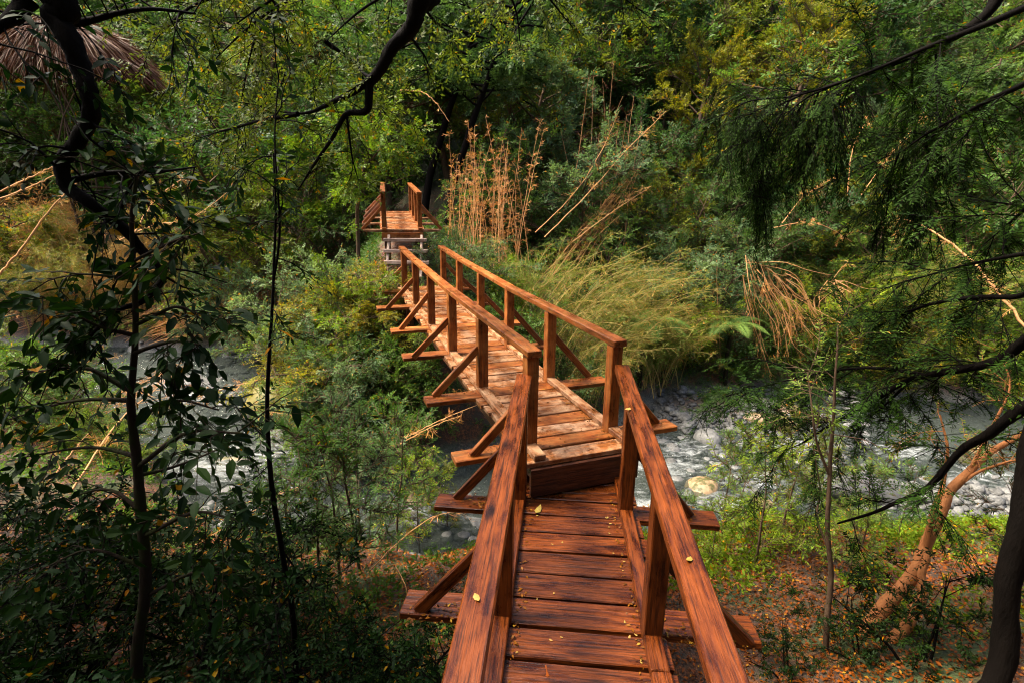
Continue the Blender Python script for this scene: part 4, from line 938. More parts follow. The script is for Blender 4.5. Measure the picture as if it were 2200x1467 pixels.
# ================================================================== FOREGROUND TREES
def vpt(p): return p if isinstance(p, Vector) else W(*p)
def branch_tree(name, label, cat, base, paths, sprays, bark, leafm, twig=(.3, 10, .06, .02), alpha=50, droop=.15, flat=.8, jit=.22, oval=False, sub=.5, seed=0, sides=9, trunkname='trunk', down=0.0, single=0):
    """paths: list of (points, radii, leafy_from, n_sub, sub_len); first path is the trunk, others are branches"""
    rg = np.random.default_rng(seed + 77); o = vpt(base); t = thing(name, label, cat, o); tp, tdv, tl = [], [], []; fm = MB()
    for k, (pts, rad, lf, nsub, sl) in enumerate(paths):
        P = spline([vpt(p) - o for p in pts], max(10, (9 if rad[0] > .03 else 4) * len(pts))); n = len(P)
        ph = rg.uniform(0, 6, 3); P += (np.sin(np.linspace(0, len(pts) * 3.6, n)[:, None] + ph) * min(rad[-1] * .4, .008))
        m_ = MB(); tube(m_, P, rad, 14 if rad[0] > .03 else 7, .13 if rad[0] > .03 else .05)
        for s in range(nsub):
            u = (lf + (1 - lf) * (s + rg.uniform(0, 1)) / nsub) * (n - 1.001); i0 = int(u); q0 = P[i0] + (P[i0 + 1] - P[i0]) * (u - i0); T = unit(P[i0 + 1] - P[i0])
            d = unit(T * .5 + rg.normal(0, .75, 3) + np.array([0, 0, -down])); L_ = sl * rg.uniform(.5, 1.2)
            az = math.atan2(d[1], d[0]); sp = limb_path(rg, q0, az, math.asin(np.clip(d[2], -1, 1)), L_, 5, droop * .8, .16)
            tube(m_, sp, [max(rad[-1] * .5, .004), .002], 4)
            nt_ = max(3, int(sub * L_ / twig[0] * 5))
            for w_ in range(nt_):
                uu = rg.uniform(.1, 1) * 4.99; j0 = int(uu); q1 = sp[j0] + (sp[j0 + 1] - sp[j0]) * (uu - j0)
                d2 = unit(unit(sp[j0 + 1] - sp[j0]) + rg.normal(0, .5, 3) + np.array([0, 0, -down])); tp.append(q1); tdv.append(d2); tl.append(twig[0] * rg.uniform(.6, 1.25))
        obj(trunkname if k == 0 else 'branch', m_.mesh('branch', M[bark], True), t)
    if tp:
        tp, tdv, tl = np.array(tp), np.array(tdv), np.array(tl); twig_leaves(fm, tp, tdv, tl, twig[1], twig[2], twig[3], alpha, droop, jit, flat, oval, rg)
        if single:      # the largest leaves are pieces of their own
            V_ = fm.v[0].reshape(-1, 8, 3); Ls_ = np.linalg.norm(V_[:, 3] - V_[:, 0], axis=1); wo = V_[:, 0] + np.array(o)
            vis = (np.abs(wo[:, 0]) < wo[:, 1] * 1.02) & (wo[:, 2] > CZ - 2.2 * wo[:, 1] * .5) & (wo[:, 2] < CZ + .5)
            top = set(np.argsort(-(Ls_ * vis))[:single].tolist()); rest = MB(); keep_ = [i_ for i_ in range(len(V_)) if i_ not in top]
            tri = [(0, 4, 1, 1), (2, 5, 3, 3), (0, 1, 6, 6), (2, 3, 7, 7)]
            for i_ in top:
                vv = V_[i_] - V_[i_, 0]; lm_ = bpy.data.meshes.new('leaf'); lm_.from_pydata([tuple(q) for q in vv], [], [(1, 4, 5, 2), (1, 2, 7, 6), (0, 4, 1), (2, 5, 3), (0, 1, 6), (2, 3, 7)])
                at_ = lm_.attributes.new('var', 'FLOAT', 'FACE'); at_.data.foreach_set('value', np.full(6, float(rg.uniform(0, 1)))); lm_.materials.append(M[leafm]); obj('leaf', lm_, t, tuple(V_[i_, 0]))
            fm = MB(); kk = np.array(keep_); Vk = V_[kk].reshape(-1, 3); b_ = (np.arange(len(kk)) * 8)[:, None, None]
            fm.add(Vk, (np.array([[1, 4, 5, 2], [1, 2, 7, 6]])[None] + b_).reshape(-1, 4), np.repeat(rg.uniform(0, 1, len(kk)), 2)); fm.f.append((np.array([[0, 4, 1], [2, 5, 3], [0, 1, 6], [2, 3, 7]])[None] + b_).reshape(-1, 3)); fm.var.append(np.full(4 * len(kk), .4))
        tm = MB(); E_ = tp + tdv * tl[:, None]; E_[:, 2] -= droop * tl; prisms(tm, tp, E_, np.full(len(tp), .003), np.full(len(tp), .0012))
        obj('twigs', tm.mesh('twigs', M[bark]), t)['kind'] = 'stuff'; fo_ = obj('foliage', fm.mesh('foliage', M[leafm]), t)
        if single: fo_['kind'] = 'stuff'
    return t
def gv(x, y, dz=-.15): return Vector((x, y, hz(x, y) + dz))
# bent black trunk, top left
branch_tree('bent_tree', 'snaking black tree limb bending down through the upper left', 'tree', gv(-4.2, 2.2), [
    ([gv(-4.2, 2.2), Vector((-4.1, 2.2, 5.2)), Vector((-3.6, 2.3, 7.0)), (40, -70, 2.4), (120, 40, 2.4), (160, 110, 2.4), (185, 180, 2.4), (196, 245, 2.4), (170, 300, 2.4), (135, 345, 2.4), (140, 392, 2.4), (180, 430, 2.4), (240, 470, 2.45), (290, 520, 2.5), (330, 565, 2.5), (352, 600, 2.55)], [.09, .07, .045, .034, .030, .028, .023, .013], .45, 16, .35),
    ([(352, 600, 2.55), (310, 645, 2.5), (250, 670, 2.45), (190, 725, 2.4), (152, 770, 2.4)], [.018, .012, .008], .2, 8, .3),
    ([(120, 40, 2.4), (180, 48, 2.5), (300, 20, 2.6), (420, 30, 2.8)], [.03, .012, .005], .2, 10, .4),
    ([(140, 392, 2.4), (230, 372, 2.5), (330, 370, 2.6), (420, 360, 2.8)], [.016, .010, .004], .3, 8, .4),
    ([(250, 480, 2.45), (270, 420, 2.5), (300, 370, 2.55)], [.014, .007, .003], .5, 3, .25),
    ([(60, 0, 2.4), (0, 60, 2.3), (-60, 90, 2.2)], [.04, .02, .01], .1, 10, .4)],
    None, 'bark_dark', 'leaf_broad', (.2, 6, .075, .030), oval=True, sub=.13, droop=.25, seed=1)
# broad-leaved dark sapling
pth = [([Vector((-2.02, 2.45, hz(-2.02, 2.45) - .2)), (300, 1467, 2.45), (312, 1250, 2.45), (300, 1050, 2.45), (283, 900, 2.45), (288, 760, 2.45), (292, 640, 2.45), (283, 520, 2.45), (290, 400, 2.45), (292, 375, 2.45)], [.036, .03, .027, .02, .014, .011, .009, .006], .5, 7, .3)]
for (a, b, c, r0) in [((288, 700), (380, 660), (440, 690), .011), ((286, 760), (360, 735), (430, 740), .012), ((288, 720), (210, 700), (100, 640), .012), ((284, 840), (180, 790), (60, 800), .014), ((290, 900), (380, 860), (470, 880), .013), ((285, 860), (160, 860), (20, 900), .014),
                      ((300, 1000), (400, 930), (520, 930), .014), ((300, 1020), (380, 1000), (480, 960), .012), ((300, 980), (190, 960), (60, 980), .014), ((290, 600), (190, 590), (100, 600), .009), ((290, 560), (370, 520), (430, 500), .008), ((305, 1100), (230, 1050), (120, 1080), .013), ((310, 1150), (420, 1100), (520, 1120), .013), ((312, 1220), (200, 1180), (90, 1220), .012), ((312, 1280), (420, 1230), (500, 1260), .012)]:
    yy = R.uniform(-.35, .35); pth.append(([(*a, 2.45), (*b, 2.45 + yy * .6), (*c, 2.45 + yy)], [r0, r0 * .6, r0 * .3], .3, 5, .28))
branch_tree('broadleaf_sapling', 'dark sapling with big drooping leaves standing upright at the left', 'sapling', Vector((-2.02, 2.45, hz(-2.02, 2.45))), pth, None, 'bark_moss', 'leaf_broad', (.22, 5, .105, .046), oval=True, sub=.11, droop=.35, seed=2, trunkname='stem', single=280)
# thin double stem
branch_tree('thin_sapling', 'thin double stem rising straight from the lower left to the canopy', 'sapling', gv(-1.55, 2.95), [
    ([gv(-1.55, 2.95), (630, 1330, 2.95), (605, 1180, 2.95), (585, 1050, 2.95), (574, 900, 2.95), (580, 740, 2.95), (588, 600, 2.95), (592, 450, 2.95), (588, 330, 2.95)], [.022, .018, .016, .011, .007, .004], .3, 8, .35),
    ([(588, 600, 2.95), (600, 520, 2.95), (598, 420, 2.95), (590, 300, 2.97), (600, 150, 3.0)], [.008, .006, .003], .3, 8, .4),
    ([(605, 1180, 2.95), (660, 1250, 3.1), (720, 1290, 3.3)], [.007, .004, .002], .3, 4, .3),
    ([(580, 950, 2.95), (520, 900, 3.0), (470, 915, 3.1)], [.006, .004, .002], .3, 4, .3)],
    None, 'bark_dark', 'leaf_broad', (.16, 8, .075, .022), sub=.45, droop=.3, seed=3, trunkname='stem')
# overhanging canopy limb
gnd = gv(3.4, -2.6)
ov = [([gnd, Vector((3.2, -2.3, 6.0)), Vector((2.2, -.6, 9.4)), Vector((.7, 2.2, 9.9)), (950, -170, 4.4), (905, 0, 4.5), (882, 55, 4.55), (835, 120, 4.6), (793, 178, 4.65)], [.34, .28, .20, .12, .07, .05, .04], .85, 3, .5),
      ([(793, 178, 4.65), (745, 205, 4.7), (695, 230, 4.8), (640, 245, 4.9), (560, 230, 5.1)], [.034, .022, .012, .006], .2, 9, .5),
      ([(793, 180, 4.65), (788, 238, 4.7), (745, 246, 4.75), (712, 300, 4.8), (668, 365, 4.85), (640, 410, 4.9)], [.036, .024, .014, .005], .4, 6, .35),
      ([(745, 246, 4.75), (755, 330, 4.8), (770, 390, 4.9)], [.012, .008, .003], .2, 5, .3),
      ([(870, 70, 4.55), (905, 110, 4.7), (925, 150, 4.8)], [.016, .010, .004], .2, 4, .35),
      ([(900, 5, 4.5), (950, 60, 4.9), (1010, 80, 5.4)], [.015, .008, .003], .2, 6, .5),
      ([(920, -60, 4.4), (780, 20, 4.8), (700, 90, 5.2)], [.016, .010, .004], .2, 8, .5)]
for (a, b, c, Y) in [((940, -150), (640, -30), (480, 70), 4.6), ((940, -150), (600, 10), (420, 170), 5.0), ((700, -60), (560, 60), (520, 210), 5.2), ((960, -150), (1150, -30), (1230, 60), 5.6), ((1000, -160), (1250, -60), (1400, 40), 5.8), ((1000, -160), (1100, 0), (1120, 110), 6.0), ((640, -60), (420, 10), (330, 90), 4.8), ((560, -60), (620, 120), (560, 290), 5.4),
                     ((700, 90), (760, 140), (830, 250), 5.6), ((640, 245), (520, 270), (420, 300), 5.0)]:
    ov.append(([(*a, Y - .3), (*b, Y), (*c, Y + .3)], [.022, .012, .004], .25, 13, .55))
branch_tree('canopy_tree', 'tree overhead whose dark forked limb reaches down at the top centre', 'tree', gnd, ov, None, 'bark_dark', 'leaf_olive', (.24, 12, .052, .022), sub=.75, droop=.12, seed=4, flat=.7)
# leafy yellow green spray beside the walkway
branch_tree('leafy_sapling', 'bright yellow green leafy sapling hanging over the left of the walkway', 'sapling', pg(770, 12.3), [
    ([pg(770, 12.3, -.1), (768, 470, 12.2), (775, 400, 12.0), (795, 320, 11.9), (815, 265, 11.9)], [.05, .04, .03, .015], .25, 26, .8),
    ([(785, 360, 12.0), (830, 310, 11.8), (880, 290, 11.7)], [.025, .015, .006], .2, 24, .6),
    ([(785, 420, 12.0), (765, 400, 11.8), (745, 395, 11.7)], [.02, .012, .005], .2, 16, .5),
    ([(800, 350, 12.0), (750, 300, 12.0), (720, 260, 12.0)], [.02, .012, .005], .2, 18, .6)],
    None, 'bark_brown', 'leaf_bright', (.26, 12, .085, .034), sub=.9, droop=.1, seed=5, trunkname='stem')
# conifer on the right with drooping boughs
cb = gv(2.55, 2.35)
cf = [([cb, (2135, 1467, 2.45), (2170, 1250, 2.5), (2203, 1050, 2.55), (2228, 900, 2.6), (2248, 600, 2.7), (2270, 200, 2.8), (2280, -250, 2.9)], [.085, .064, .058, .054, .05, .046, .042, .04], 1, 0, .1)]
for pts, r0, ns, sl in [
    ([(2245, 610, 2.7), (2180, 638, 3.0), (2080, 640, 3.3), (1980, 660, 3.6), (1880, 705, 3.9), (1800, 745, 4.1)], .02, 16, .55),
    ([(2240, 700, 2.7), (2160, 765, 2.9), (2060, 795, 3.1), (1960, 812, 3.4), (1880, 860, 3.6), (1790, 910, 3.8), (1715, 955, 4.0)], .032, 30, .7),
    ([(1990, 805, 3.35), (1880, 790, 3.7), (1760, 800, 4.0), (1640, 830, 4.2), (1560, 850, 4.4)], .014, 22, .5),
    ([(1960, 815, 3.4), (1900, 870, 3.6), (1860, 900, 3.7)], .012, 5, .4),
    ([(2220, 860, 2.65), (2140, 920, 2.8), (2070, 965, 3.0), (1985, 1050, 3.2), (1900, 1090, 3.4), (1800, 1125, 3.6)], .034, 12, .45),
    ([(2280, -20, 2.8), (2150, 40, 3.2), (2010, 95, 3.6), (1880, 150, 4.0), (1770, 190, 4.3), (1690, 210, 4.5)], .022, 12, .6),
    ([(2270, 150, 2.8), (2180, 190, 3.2), (2080, 240, 3.6), (1990, 290, 4.0), (1930, 330, 4.2)], .020, 16, .6),
    ([(2260, 400, 2.8), (2180, 470, 3.2), (2110, 530, 3.5)], .014, 7, .5),
    ([(2240, 540, 2.7), (2120, 560, 3.2), (2000, 590, 3.6), (1900, 620, 4.0)], .014, 10, .5)]:
    cf.append((pts, [r0, r0 * .6, r0 * .22], .22, ns, sl))
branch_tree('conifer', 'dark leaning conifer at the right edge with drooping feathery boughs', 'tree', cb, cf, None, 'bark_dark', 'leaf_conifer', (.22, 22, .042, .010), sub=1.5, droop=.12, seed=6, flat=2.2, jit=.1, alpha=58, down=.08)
# hanging fronds under the top bough (dense)
hb = []
for px, py, ex, ey, Y in [(1800, 180, 1640, 300, 4.4), (1760, 195, 1700, 400, 4.5), (1720, 205, 1560, 330, 4.6), (1830, 170, 1790, 330, 4.4), (1700, 210, 1600, 430, 4.7), (1850, 160, 1740, 300, 4.3), (1960, 120, 1960, 400, 4.4), (2010, 100, 2020, 430, 4.3), (1930, 330, 1900, 480, 4.3), (1990, 290, 2000, 500, 4.2), (1690, 210, 1520, 270, 4.6), (1640, 300, 1640, 480, 4.8)]:
    hb.append(([(px, py, Y), ((px + ex) / 2, (py + ey) / 2 - 20, Y + .1), (ex, ey, Y + .1)], [.010, .006, .002], .1, 16, .38))
ob_ = Vector((6.0, 2.2, hz(6.0, 2.2) - .2))
hb.insert(0, ([ob_, Vector((5.6, 2.6, 6.0)), (2330, -220, 4.0), (2120, 30, 4.2), (1960, 120, 4.3), (1800, 180, 4.4), (1690, 210, 4.5)], [.16, .13, .09, .035, .02, .014, .006], 1, 0, .1))
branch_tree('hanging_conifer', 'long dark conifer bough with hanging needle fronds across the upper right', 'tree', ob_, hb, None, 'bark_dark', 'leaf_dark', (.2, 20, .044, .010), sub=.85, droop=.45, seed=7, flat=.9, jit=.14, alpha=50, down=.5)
# slim sapling, right foreground
b0 = gp(1775, 1400)
branch_tree('slim_sapling', 'slim bare stemmed sapling in front of the stream on the right bank', 'sapling', b0, [
    ([b0 - Vector((0, 0, .1)), (1778, 1330, b0.y), (1785, 1230, b0.y), (1778, 1120, b0.y), (1784, 1000, b0.y), (1790, 900, b0.y), (1797, 780, b0.y), (1800, 700, b0.y + .1)], [.026, .022, .018, .014, .009, .005], .55, 7, .35),
    ([(1782, 1020, b0.y), (1755, 950, b0.y), (1745, 880, b0.y), (1735, 800, b0.y + .1)], [.010, .008, .004], .4, 6, .35),
    ([(1780, 1180, b0.y), (1755, 1110, b0.y + .1), (1762, 1050, b0.y + .2), (1745, 950, b0.y + .2)], [.009, .007, .003], .5, 3, .3)],
    None, 'bark_brown', 'leaf_canegreen', (.2, 14, .045, .011), sub=.6, droop=.15, seed=8, trunkname='stem')
# orange-barked tree
b0 = gp(1850, 1368); b1 = gp(1900, 1385)
branch_tree('orange_barked_tree', 'crooked two stemmed tree with orange bark leaning over the stream', 'tree', b0, [
    ([b0 - Vector((0, 0, .15)), (1885, 1320, b0.y + .1), (1945, 1255, b0.y + .2), (1985, 1185, b0.y + .3), (2020, 1100, b0.y + .4), (2050, 1045, b0.y + .5), (2110, 985, b0.y + .6), (2180, 940, b0.y + .7), (2260, 900, b0.y + .8)], [.075, .06, .052, .045, .036, .025, .015], .7, 7, .4),
    ([b1 - Vector((0, 0, .15)), (1950, 1335, b1.y + .1), (1975, 1290, b1.y + .2), (1983, 1230, b1.y + .3), (1988, 1180, b0.y + .3)], [.055, .045, .036, .03], 1, 0, .3),
    ([(1990, 1170, b0.y + .3), (2005, 1100, b0.y + .3), (2028, 1030, b0.y + .4), (2035, 960, b0.y + .4), (2020, 890, b0.y + .5)], [.03, .022, .014, .006], .5, 5, .4),
    ([(2040, 1060, b0.y + .5), (2090, 1020, b0.y + .5), (2150, 995, b0.y + .4), (2200, 985, b0.y + .3)], [.018, .012, .006], .4, 5, .4),
    ([(2085, 1005, b0.y + .55), (2140, 900, b0.y + .6), (2170, 830, b0.y + .7), (2150, 760, b0.y + .8)], [.016, .010, .005], .4, 6, .4)],
    None, 'bark_orange', 'leaf_olive', (.2, 12, .05, .016), sub=.6, droop=.15, seed=9)
# small saplings and low plants on the near right bank
GR = 'saplings on the near right bank'
for px, py, pr, s, lf, lab in [
 (1552, 1150, sap_a, .82, 'leaf_canegreen', 'slender sapling in front of the white rapids'),
 (1622, 1210, sap_b, 1.15, 'leaf_bright', 'fresh light green sapling in the middle of the right bank'),
 (1672, 1150, sap_a, .95, 'leaf_olive', 'darker feathery sapling beside the light green one'),
 (1720, 1190, sap_b, .7, 'leaf_bright', 'small bushy sapling left of the slim bare stem'),
 (1850, 1170, sap_b, .8, 'leaf_green', 'green sapling at the water edge right of the slim stem'),
 (1930, 1150, sap_a, .6, 'leaf_green', 'small feathery sapling by the water near the orange tree'),
 (1590, 1110, sap_b, .8, 'leaf_bright', 'leafy sapling hiding the rapids behind the slender one'),
 (1760, 1120, sap_a, .8, 'leaf_canegreen', 'feathery sapling in front of the grey slab boulder'),
 (1470, 1160, sap_b, .5, 'leaf_green', 'low green sapling beside the beam end of the bridge'),
 (1820, 1240, sap_b, .6, 'leaf_canegreen', 'light sapling on the litter right of the slim stem'),
 (1530, 1200, sap_b, .55, 'leaf_bright', 'low bright sapling just behind the near bridge rail')]:
    p = gp(px, py); plant(pr, 'small_sapling', lab, 'sapling', p, R.uniform(0, 6), s, GR, mats={'foliage': M[lf]})
# near left bank saplings and shrubs between the stems and the bridge
GL = 'young plants on the near left bank'
for px, py, pr, s, lf, lab in [
 (850, 1180, sap_a, 1.15, 'leaf_green', 'feathery green sapling left of the middle braces'),
 (780, 1230, sap_a, 1.2, 'leaf_teal', 'tall feathery sapling further left of the braces'),
 (730, 1260, sap_b, 1.3, 'leaf_green', 'bushy green sapling in front of the pale shallows'),
 (900, 1160, sap_b, 1.0, 'leaf_bright', 'light green sapling closest to the bridge braces'),
 (690, 1250, sap_a, 1.0, 'leaf_green', 'feathery sapling right of the thin double stem'),
 (960, 1130, sap_b, .8, 'leaf_olive', 'low olive sapling under the near braces'),
 (820, 1130, sap_b, 1.1, 'leaf_teal', 'bluish green sapling at the water edge below the promontory'),
 (770, 1150, sap_a, .95, 'leaf_teal', 'slender bluish sapling against the stream'),
 (900, 1080, sap_b, 1.1, 'leaf_green', 'green sapling directly below the second brace'),
 (640, 1300, sap_b, 1.0, 'leaf_green', 'dark bushy sapling at the foot of the thin double stem')]:
    p = gp(px, py); plant(pr, 'young_sapling', lab, 'sapling', p, R.uniform(0, 6), s, GL, mats={'foliage': M[lf]})
GW = 'sunlit shrubs on the near left bank'
for px, Y, pr, s, lf, lab in [(20, 10.5, shrub_b, .9, 'leaf_bright', 'sunlit low shrub at the left edge beyond the dark leaves'), (130, 10.8, shrub_a, .7, 'leaf_green', 'sunlit green shrub seen between the big dark leaves'), (230, 11.2, shrub_b, .75, 'leaf_canegreen', 'light shrub behind the upright broadleaf sapling'), (330, 9.0, shrub_b, .4, 'leaf_bright', 'low bright shrub right of the broadleaf sapling near the pool'), (90, 8.6, shrub_a, .75, 'leaf_green', 'green shrub on the near left bank below the sunlit shrubs'), (230, 8.4, shrub_b, .7, 'leaf_canegreen', 'light feathery shrub low behind the sapling stem'), (-60, 12, shrub_c, .7, 'leaf_olive', 'olive shrub cut by the left edge on the near bank')]:
    p = pg(px, Y); plant(pr, 'bank_shrub', lab, 'shrub', (p.x, p.y, p.z - .05), R.uniform(0, 6), s, GW, mats={'foliage': M[lf]})
for px, Y, s_, rz, lab in [(60, 11.5, .55, .4, 'dead bamboo heap in the sun at the left edge'), (190, 9.8, .5, 2.2, 'dead bamboo heap behind the dark sapling'), (320, 9.2, .45, 3.6, 'small dead bamboo heap beside the left shallows')]:
    p = pg(px, Y); plant(cane_dry, 'bamboo_heap', lab, 'dead bamboo', (p.x, p.y, p.z + .2), rz, s_, 'dead bamboo heaps on the near left bank', tilt=(1.3 * math.sin(rz), 1.3 * math.cos(rz)))
GD = 'dark laurel bushes in the lower left'
n_ = 0
for px, Y, pr, s, lab in [
 (-40, 3.2, laurel, .9, 'dark broadleaf bush at the left edge below the bent limb'), (110, 3.0, laurel, 1.0, 'dark broadleaf bush in the bottom left corner'), (240, 2.6, laurel, .9, 'dark bush at the foot of the broadleaf sapling'),
 (400, 3.0, laurel, .95, 'dark bush right of the broadleaf sapling base'), (530, 3.3, laurel, .85, 'dark bush left of the thin double stem'), (650, 3.0, laurel, .7, 'low dark bush right of the thin double stem'), (770, 3.3, laurel, .65, 'low dark bush towards the bridge at the bottom'),
 (40, 4.2, laurel, .8, 'low dark bush behind the corner bush'), (220, 4.2, laurel, .7, 'low dark bush behind the broadleaf sapling'), (420, 4.3, laurel, .6, 'low dark bush behind the dead leaning stick'), (880, 3.2, laurel, .55, 'small bush beside the nearest left beam end'),
 (700, 2.3, laurel, .8, 'black looking bush at the bottom edge left of the rail'), (480, 2.1, laurel, .9, 'black looking bush at the bottom edge below the sapling'), (200, 2.0, laurel_b, .8, 'black looking bush hugging the bottom left corner'), (860, 2.2, laurel, .6, 'black looking bush right under the left rail')]:
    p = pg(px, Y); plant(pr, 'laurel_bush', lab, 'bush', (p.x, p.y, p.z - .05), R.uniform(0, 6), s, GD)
for px, py, pr, s, lab in [
 (1990, 1440, laurel, .6, 'dark bush at the bottom right below the orange barked tree'), (1700, 1455, laurel, .35, 'small leafy plant at the bottom edge right of the rail'),
 (2170, 1250, sap_a, .9, 'feathery dark sapling behind the leaning conifer trunk'), (1860, 1420, laurel, .4, 'small dark plant between the crooked stems')]:
    p = gp(px, py); plant(pr, 'dark_bush', lab, 'bush', (p.x, p.y, p.z - .03), R.uniform(0, 6), s, 'bushes in the lower right', mats={'foliage': M['leaf_broad']})

# trees standing around and behind the camera: their crowns close the canopy overhead
for x, y, pr, s, lab in [(-7.6, .8, tree_tall, 1.0, 'tall tree on the near left bank just outside the left edge'), (-5.6, -.8, tree_tall, 1.15, 'tree behind the camera on the left bank'), (-1.5, -4.5, tree_tall, 1.2, 'tree straight behind the camera'), (5.6, -1.6, tree_tall, 1.1, 'tree behind the camera on the right bank'), (8.8, 1.6, tree_tall, 1.05, 'tree on the near bank beyond the right edge'), (2.2, -6.5, tree_pad, 1.7, 'layered tree far behind the camera'), (-12.5, 3.6, tree_tall, 1.2, 'tree on the near bank far beyond the left edge'), (13.5, 3, tree_tall, 1.1, 'tree on the near bank far beyond the right edge'), (-9.5, -3.5, tree_tall, 1.2, 'tree behind the camera far to the left'),
    (-4.5, -7.5, tree_b, 1.5, 'tree up the slope behind the camera on the left'), (5.5, -7.0, tree_a, 1.6, 'tree up the slope behind the camera on the right'), (.5, -9.5, tree_b, 1.6, 'tree up the slope straight behind the camera'), (-9, -9, tree_a, 1.7, 'tree up the slope far behind to the left'), (10, -6, tree_b, 1.6, 'tree up the slope far behind to the right'), (2.8, -3.8, tree_a, 1.1, 'low crowned tree just behind the camera on the right'), (-3.6, -3.4, tree_a, 1.05, 'low crowned tree just behind the camera on the left')]:
    plant(pr, 'bank_tree', lab, 'tree', (x, y, hz(x, y) - .1), R.uniform(0, 6), s, 'trees of the near bank', mats={'foliage': M['leaf_olive']})

# ================================================================== GROUND COVER AND LITTER
def deckfree(x, y):
    for o, yw, a, b in ((mo, myaw, -.4, 7.4), (ao, ayaw, -4.2, .8), (fo, fyaw, -1.2, 4.6)):
        dx, dy = x - o.x, y - o.y; u = dx * np.sin(yw) + dy * np.cos(yw); v = dx * np.cos(yw) - dy * np.sin(yw)
        ins = (u > a) & (u < b) & (np.abs(v) < .62)
        if o is mo: ins &= (u > 5.0)
        yield ins
def cover(name, label, n, xr, yr, mat, m, L, Wd, hgt, dens, zmin=.25, seed=0):
    rg = np.random.default_rng(seed); x = rg.uniform(*xr, n); y = rg.uniform(*yr, n); z = height(x, y); k = (z > zmin) & dens(x, y, rg)
    for ins in deckfree(x, y): k &= ~ins
    x, y, z = x[k], y[k], z[k]; T = len(x); P = np.stack([x, y, z - .02], 1); mbb = MB()
    Dd = unit(np.stack([rg.normal(0, .5, T), rg.normal(0, .5, T), np.ones(T)], 1)); Ln = hgt * rg.uniform(.4, 1.4, T)
    twig_leaves(mbb, P, Dd, Ln, m, L, Wd, 62, .1, .35, .5, False, rg); prisms(mbb, P, P + Dd * Ln[:, None], np.full(T, .004), np.full(T, .001))
    o = obj(name, mbb.mesh(name, M[mat])); props(o, label, kind='stuff'); return o
patch = lambda x, y, s, k: wob(x, y, s, k)
cover('ground_cover', 'low bright herbs and seedlings on the near right bank', 9000, (1.0, 9), (2.2, 7.6), 'leaf_bright', 8, .075, .028, .17, lambda x, y, r: (patch(x, y, 1.3, .5) + .45 * (y - 5.2) + r.normal(0, .35, len(x)) > .0), .2, 1)
cover('ground_cover', 'low dark seedlings on the near left bank', 12000, (-13, .2), (.8, 13), 'leaf_green', 8, .085, .032, .22, lambda x, y, r: (patch(x, y, 1.1, 1.5) + r.normal(0, .4, len(x)) > -.25), .2, 2)
cover('ground_cover', 'leafy undergrowth covering the far bank', 22000, (-13, 14), (9.2, 19), 'leaf_green', 9, .085, .034, .32, lambda x, y, r: (patch(x, y, .9, 2.5) + r.normal(0, .4, len(x)) > -.5) & ~((np.abs(x + 2.3) < 1.1) & (y > 10.4) & (y < 12.6)), .3, 3)
cover('ground_cover', 'pale undergrowth scattered over the far bank', 9000, (-13, 14), (9.2, 17), 'leaf_teal', 10, .075, .026, .38, lambda x, y, r: (patch(x, y, 1.2, 4.5) + r.normal(0, .4, len(x)) > .1) & ~((np.abs(x + 2.3) < 1.1) & (y > 10.4) & (y < 12.6)), .3, 4)
cover('cane_debris', 'straw coloured dead bamboo leaves and sticks covering the far left bank', 9000, (-24, -5.5), (15.5, 24), 'leaf_dry', 8, .24, .014, .6, lambda x, y, r: (patch(x, y, .8, 1.5) + r.normal(0, .3, len(x)) > -.25), .3, 5)
cover('cane_debris', 'straw coloured dead bamboo leaves on the near left bank by the pool', 3600, (-13, -5), (7.5, 13), 'leaf_dry', 7, .16, .010, .30, lambda x, y, r: (patch(x, y, 1.4, 3.5) + r.normal(0, .3, len(x)) > .15), .2, 6)
def litter(name, label, n, xr, yr, seed, zmin=.25):
    rg = np.random.default_rng(seed); x = rg.uniform(*xr, n); y = rg.uniform(*yr, n); z = height(x, y); k = z > zmin; x, y, z = x[k], y[k], z[k]; T = len(x)
    Dd = unit(rg.normal(0, 1, (T, 3)) * np.array([1, 1, .3])); S = unit(np.cross(Dd, np.array([0, 0, 1.]) + rg.normal(0, .45, (T, 3)))); mbb = MB(); L_ = rg.uniform(.022, .055, T)
    leaf_quads(mbb, np.stack([x, y, z + rg.uniform(.004, .03, T)], 1), Dd, S, L_, L_ * .5, rg.uniform(0, 1, T)); props(obj(name, mbb.mesh(name, M['leaf_litter'])), label, kind='stuff')
litter('leaf_litter', 'brown and orange leaf litter on the near banks', 80000, (-6, 7.5), (.8, 7.2), 8)
litter('leaf_litter', 'tan leaf litter on the path around the wooden steps', 9000, (-4.6, -.8), (10.2, 13.6), 9)
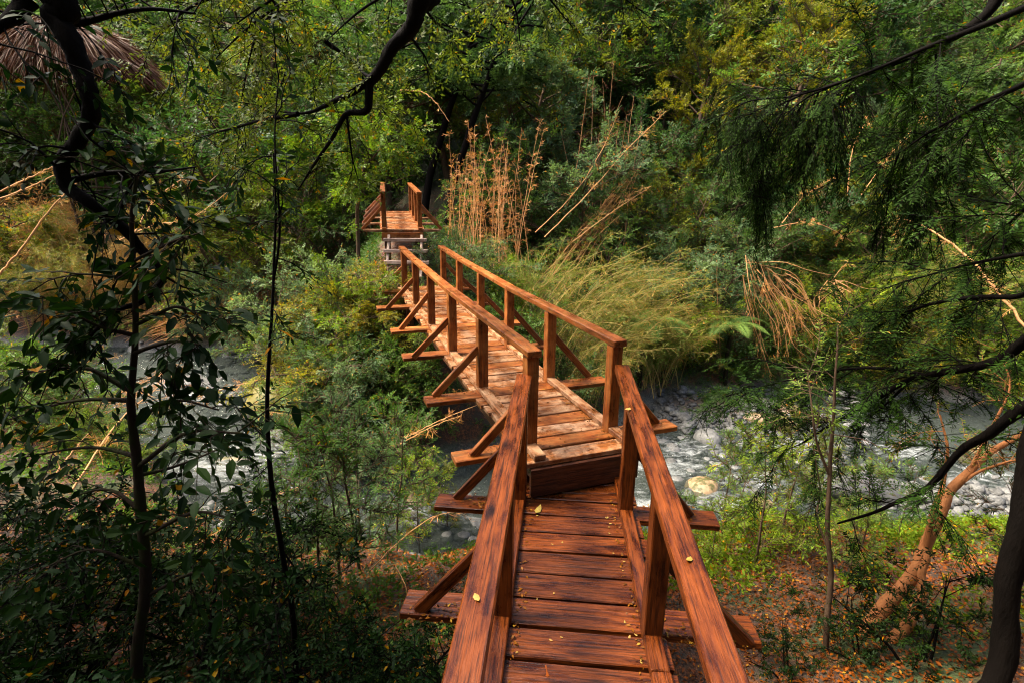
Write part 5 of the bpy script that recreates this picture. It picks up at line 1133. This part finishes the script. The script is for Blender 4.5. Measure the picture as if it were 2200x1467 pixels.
# leaves lying on the bridge
def deck_pt(o, yaw, prof, u, v, dz): return Vector((o.x + u * math.sin(yaw) + v * math.cos(yaw), o.y + u * math.cos(yaw) - v * math.sin(yaw), o.z + prof(u) + dz))
rg = np.random.default_rng(3); lm = MB(); leaf_ovals(lm, np.zeros((1, 3)), np.array([[1., 0, 0]]), np.array([[0, 1., 0]]), np.array([1.]), np.array([.5]), np.array([.6]), .1); lme = lm.mesh('fallen_leaf', M['leaf_fallen'])
def leaf(label, p, s, mat='leaf_fallen', group=None): return props(obj('fallen_leaf', lme, None, p, (R.uniform(-.15, .15), R.uniform(-.15, .15), R.uniform(0, 6)), s, M[mat]), label, 'leaf', group)
leaf('curled pale leaf lying across the top of the right handrail', deck_pt(ao, ayaw, aprof, -.22, D - .05, PH + .14), .075)
leaf('yellow leaf on the right handrail near the bottom', deck_pt(ao, ayaw, aprof, -1.75, D + .01, PH + .102), .05)
leaf('yellow leaf on the left handrail at the bottom', deck_pt(ao, ayaw, aprof, -2.05, -D - .02, PH + .102), .05)
leaf('orange brown leaf on the near dark planks', deck_pt(ao, ayaw, aprof, -1.55, -.15, .006), .075, 'leaf_litter')
leaf('pale leaf sprig on the planks below the step', deck_pt(ao, ayaw, aprof, -.12, -.28, .008), .10)
for k in range(42):
    leaf('small yellow leaf lying on the near dark bridge planks', deck_pt(ao, ayaw, aprof, R.uniform(-2.5, -.1), R.choice([R.uniform(-.36, .36), .33 + R.uniform(-.06, .03)]), .006), R.uniform(.014, .026), group='small yellow leaves on the near planks')
n = 900; u = rg.uniform(-.3, 7.2, n); v = np.where(rg.random(n) < .7, np.sign(rg.normal(0, 1, n)) * rg.uniform(.30, .37, n), rg.uniform(-.36, .36, n)); u2 = rg.uniform(-2.6, .3, 260); v2 = np.sign(rg.normal(0, 1, 260)) * rg.uniform(.31, .365, 260)
B = np.array([list(deck_pt(mo, myaw, mprof, a, b, .008)) for a, b in zip(u, v)] + [list(deck_pt(ao, ayaw, aprof, a, b, .008)) for a, b in zip(u2, v2)] + [list(deck_pt(ao, ayaw, aprof, -k_ * AS + rg.uniform(-.09, .09), sg_ * rg.uniform(.5, .98), .008)) for k_ in range(3) for sg_ in (-1, 1) for _ in range(90)] + [list(deck_pt(mo, myaw, mprof, k_ * MS + rg.uniform(-.09, .09), sg_ * rg.uniform(.5, .98), .008)) for k_ in range(2) for sg_ in (-1, 1) for _ in range(70)]); T = len(B)
Dd = unit(rg.normal(0, 1, (T, 3)) * np.array([1, 1, .15])); S = unit(np.cross(Dd, np.array([0, 0, 1.]) + rg.normal(0, .3, (T, 3)))); mb = MB(); L_ = rg.uniform(.012, .035, T); leaf_quads(mb, B, Dd, S, L_, L_ * .5, rg.uniform(0, 1, T))
props(obj('deck_litter', mb.mesh('deck_litter', M['leaf_litter'])), 'dry leaf crumbs gathered along the bridge kerbs', kind='stuff')
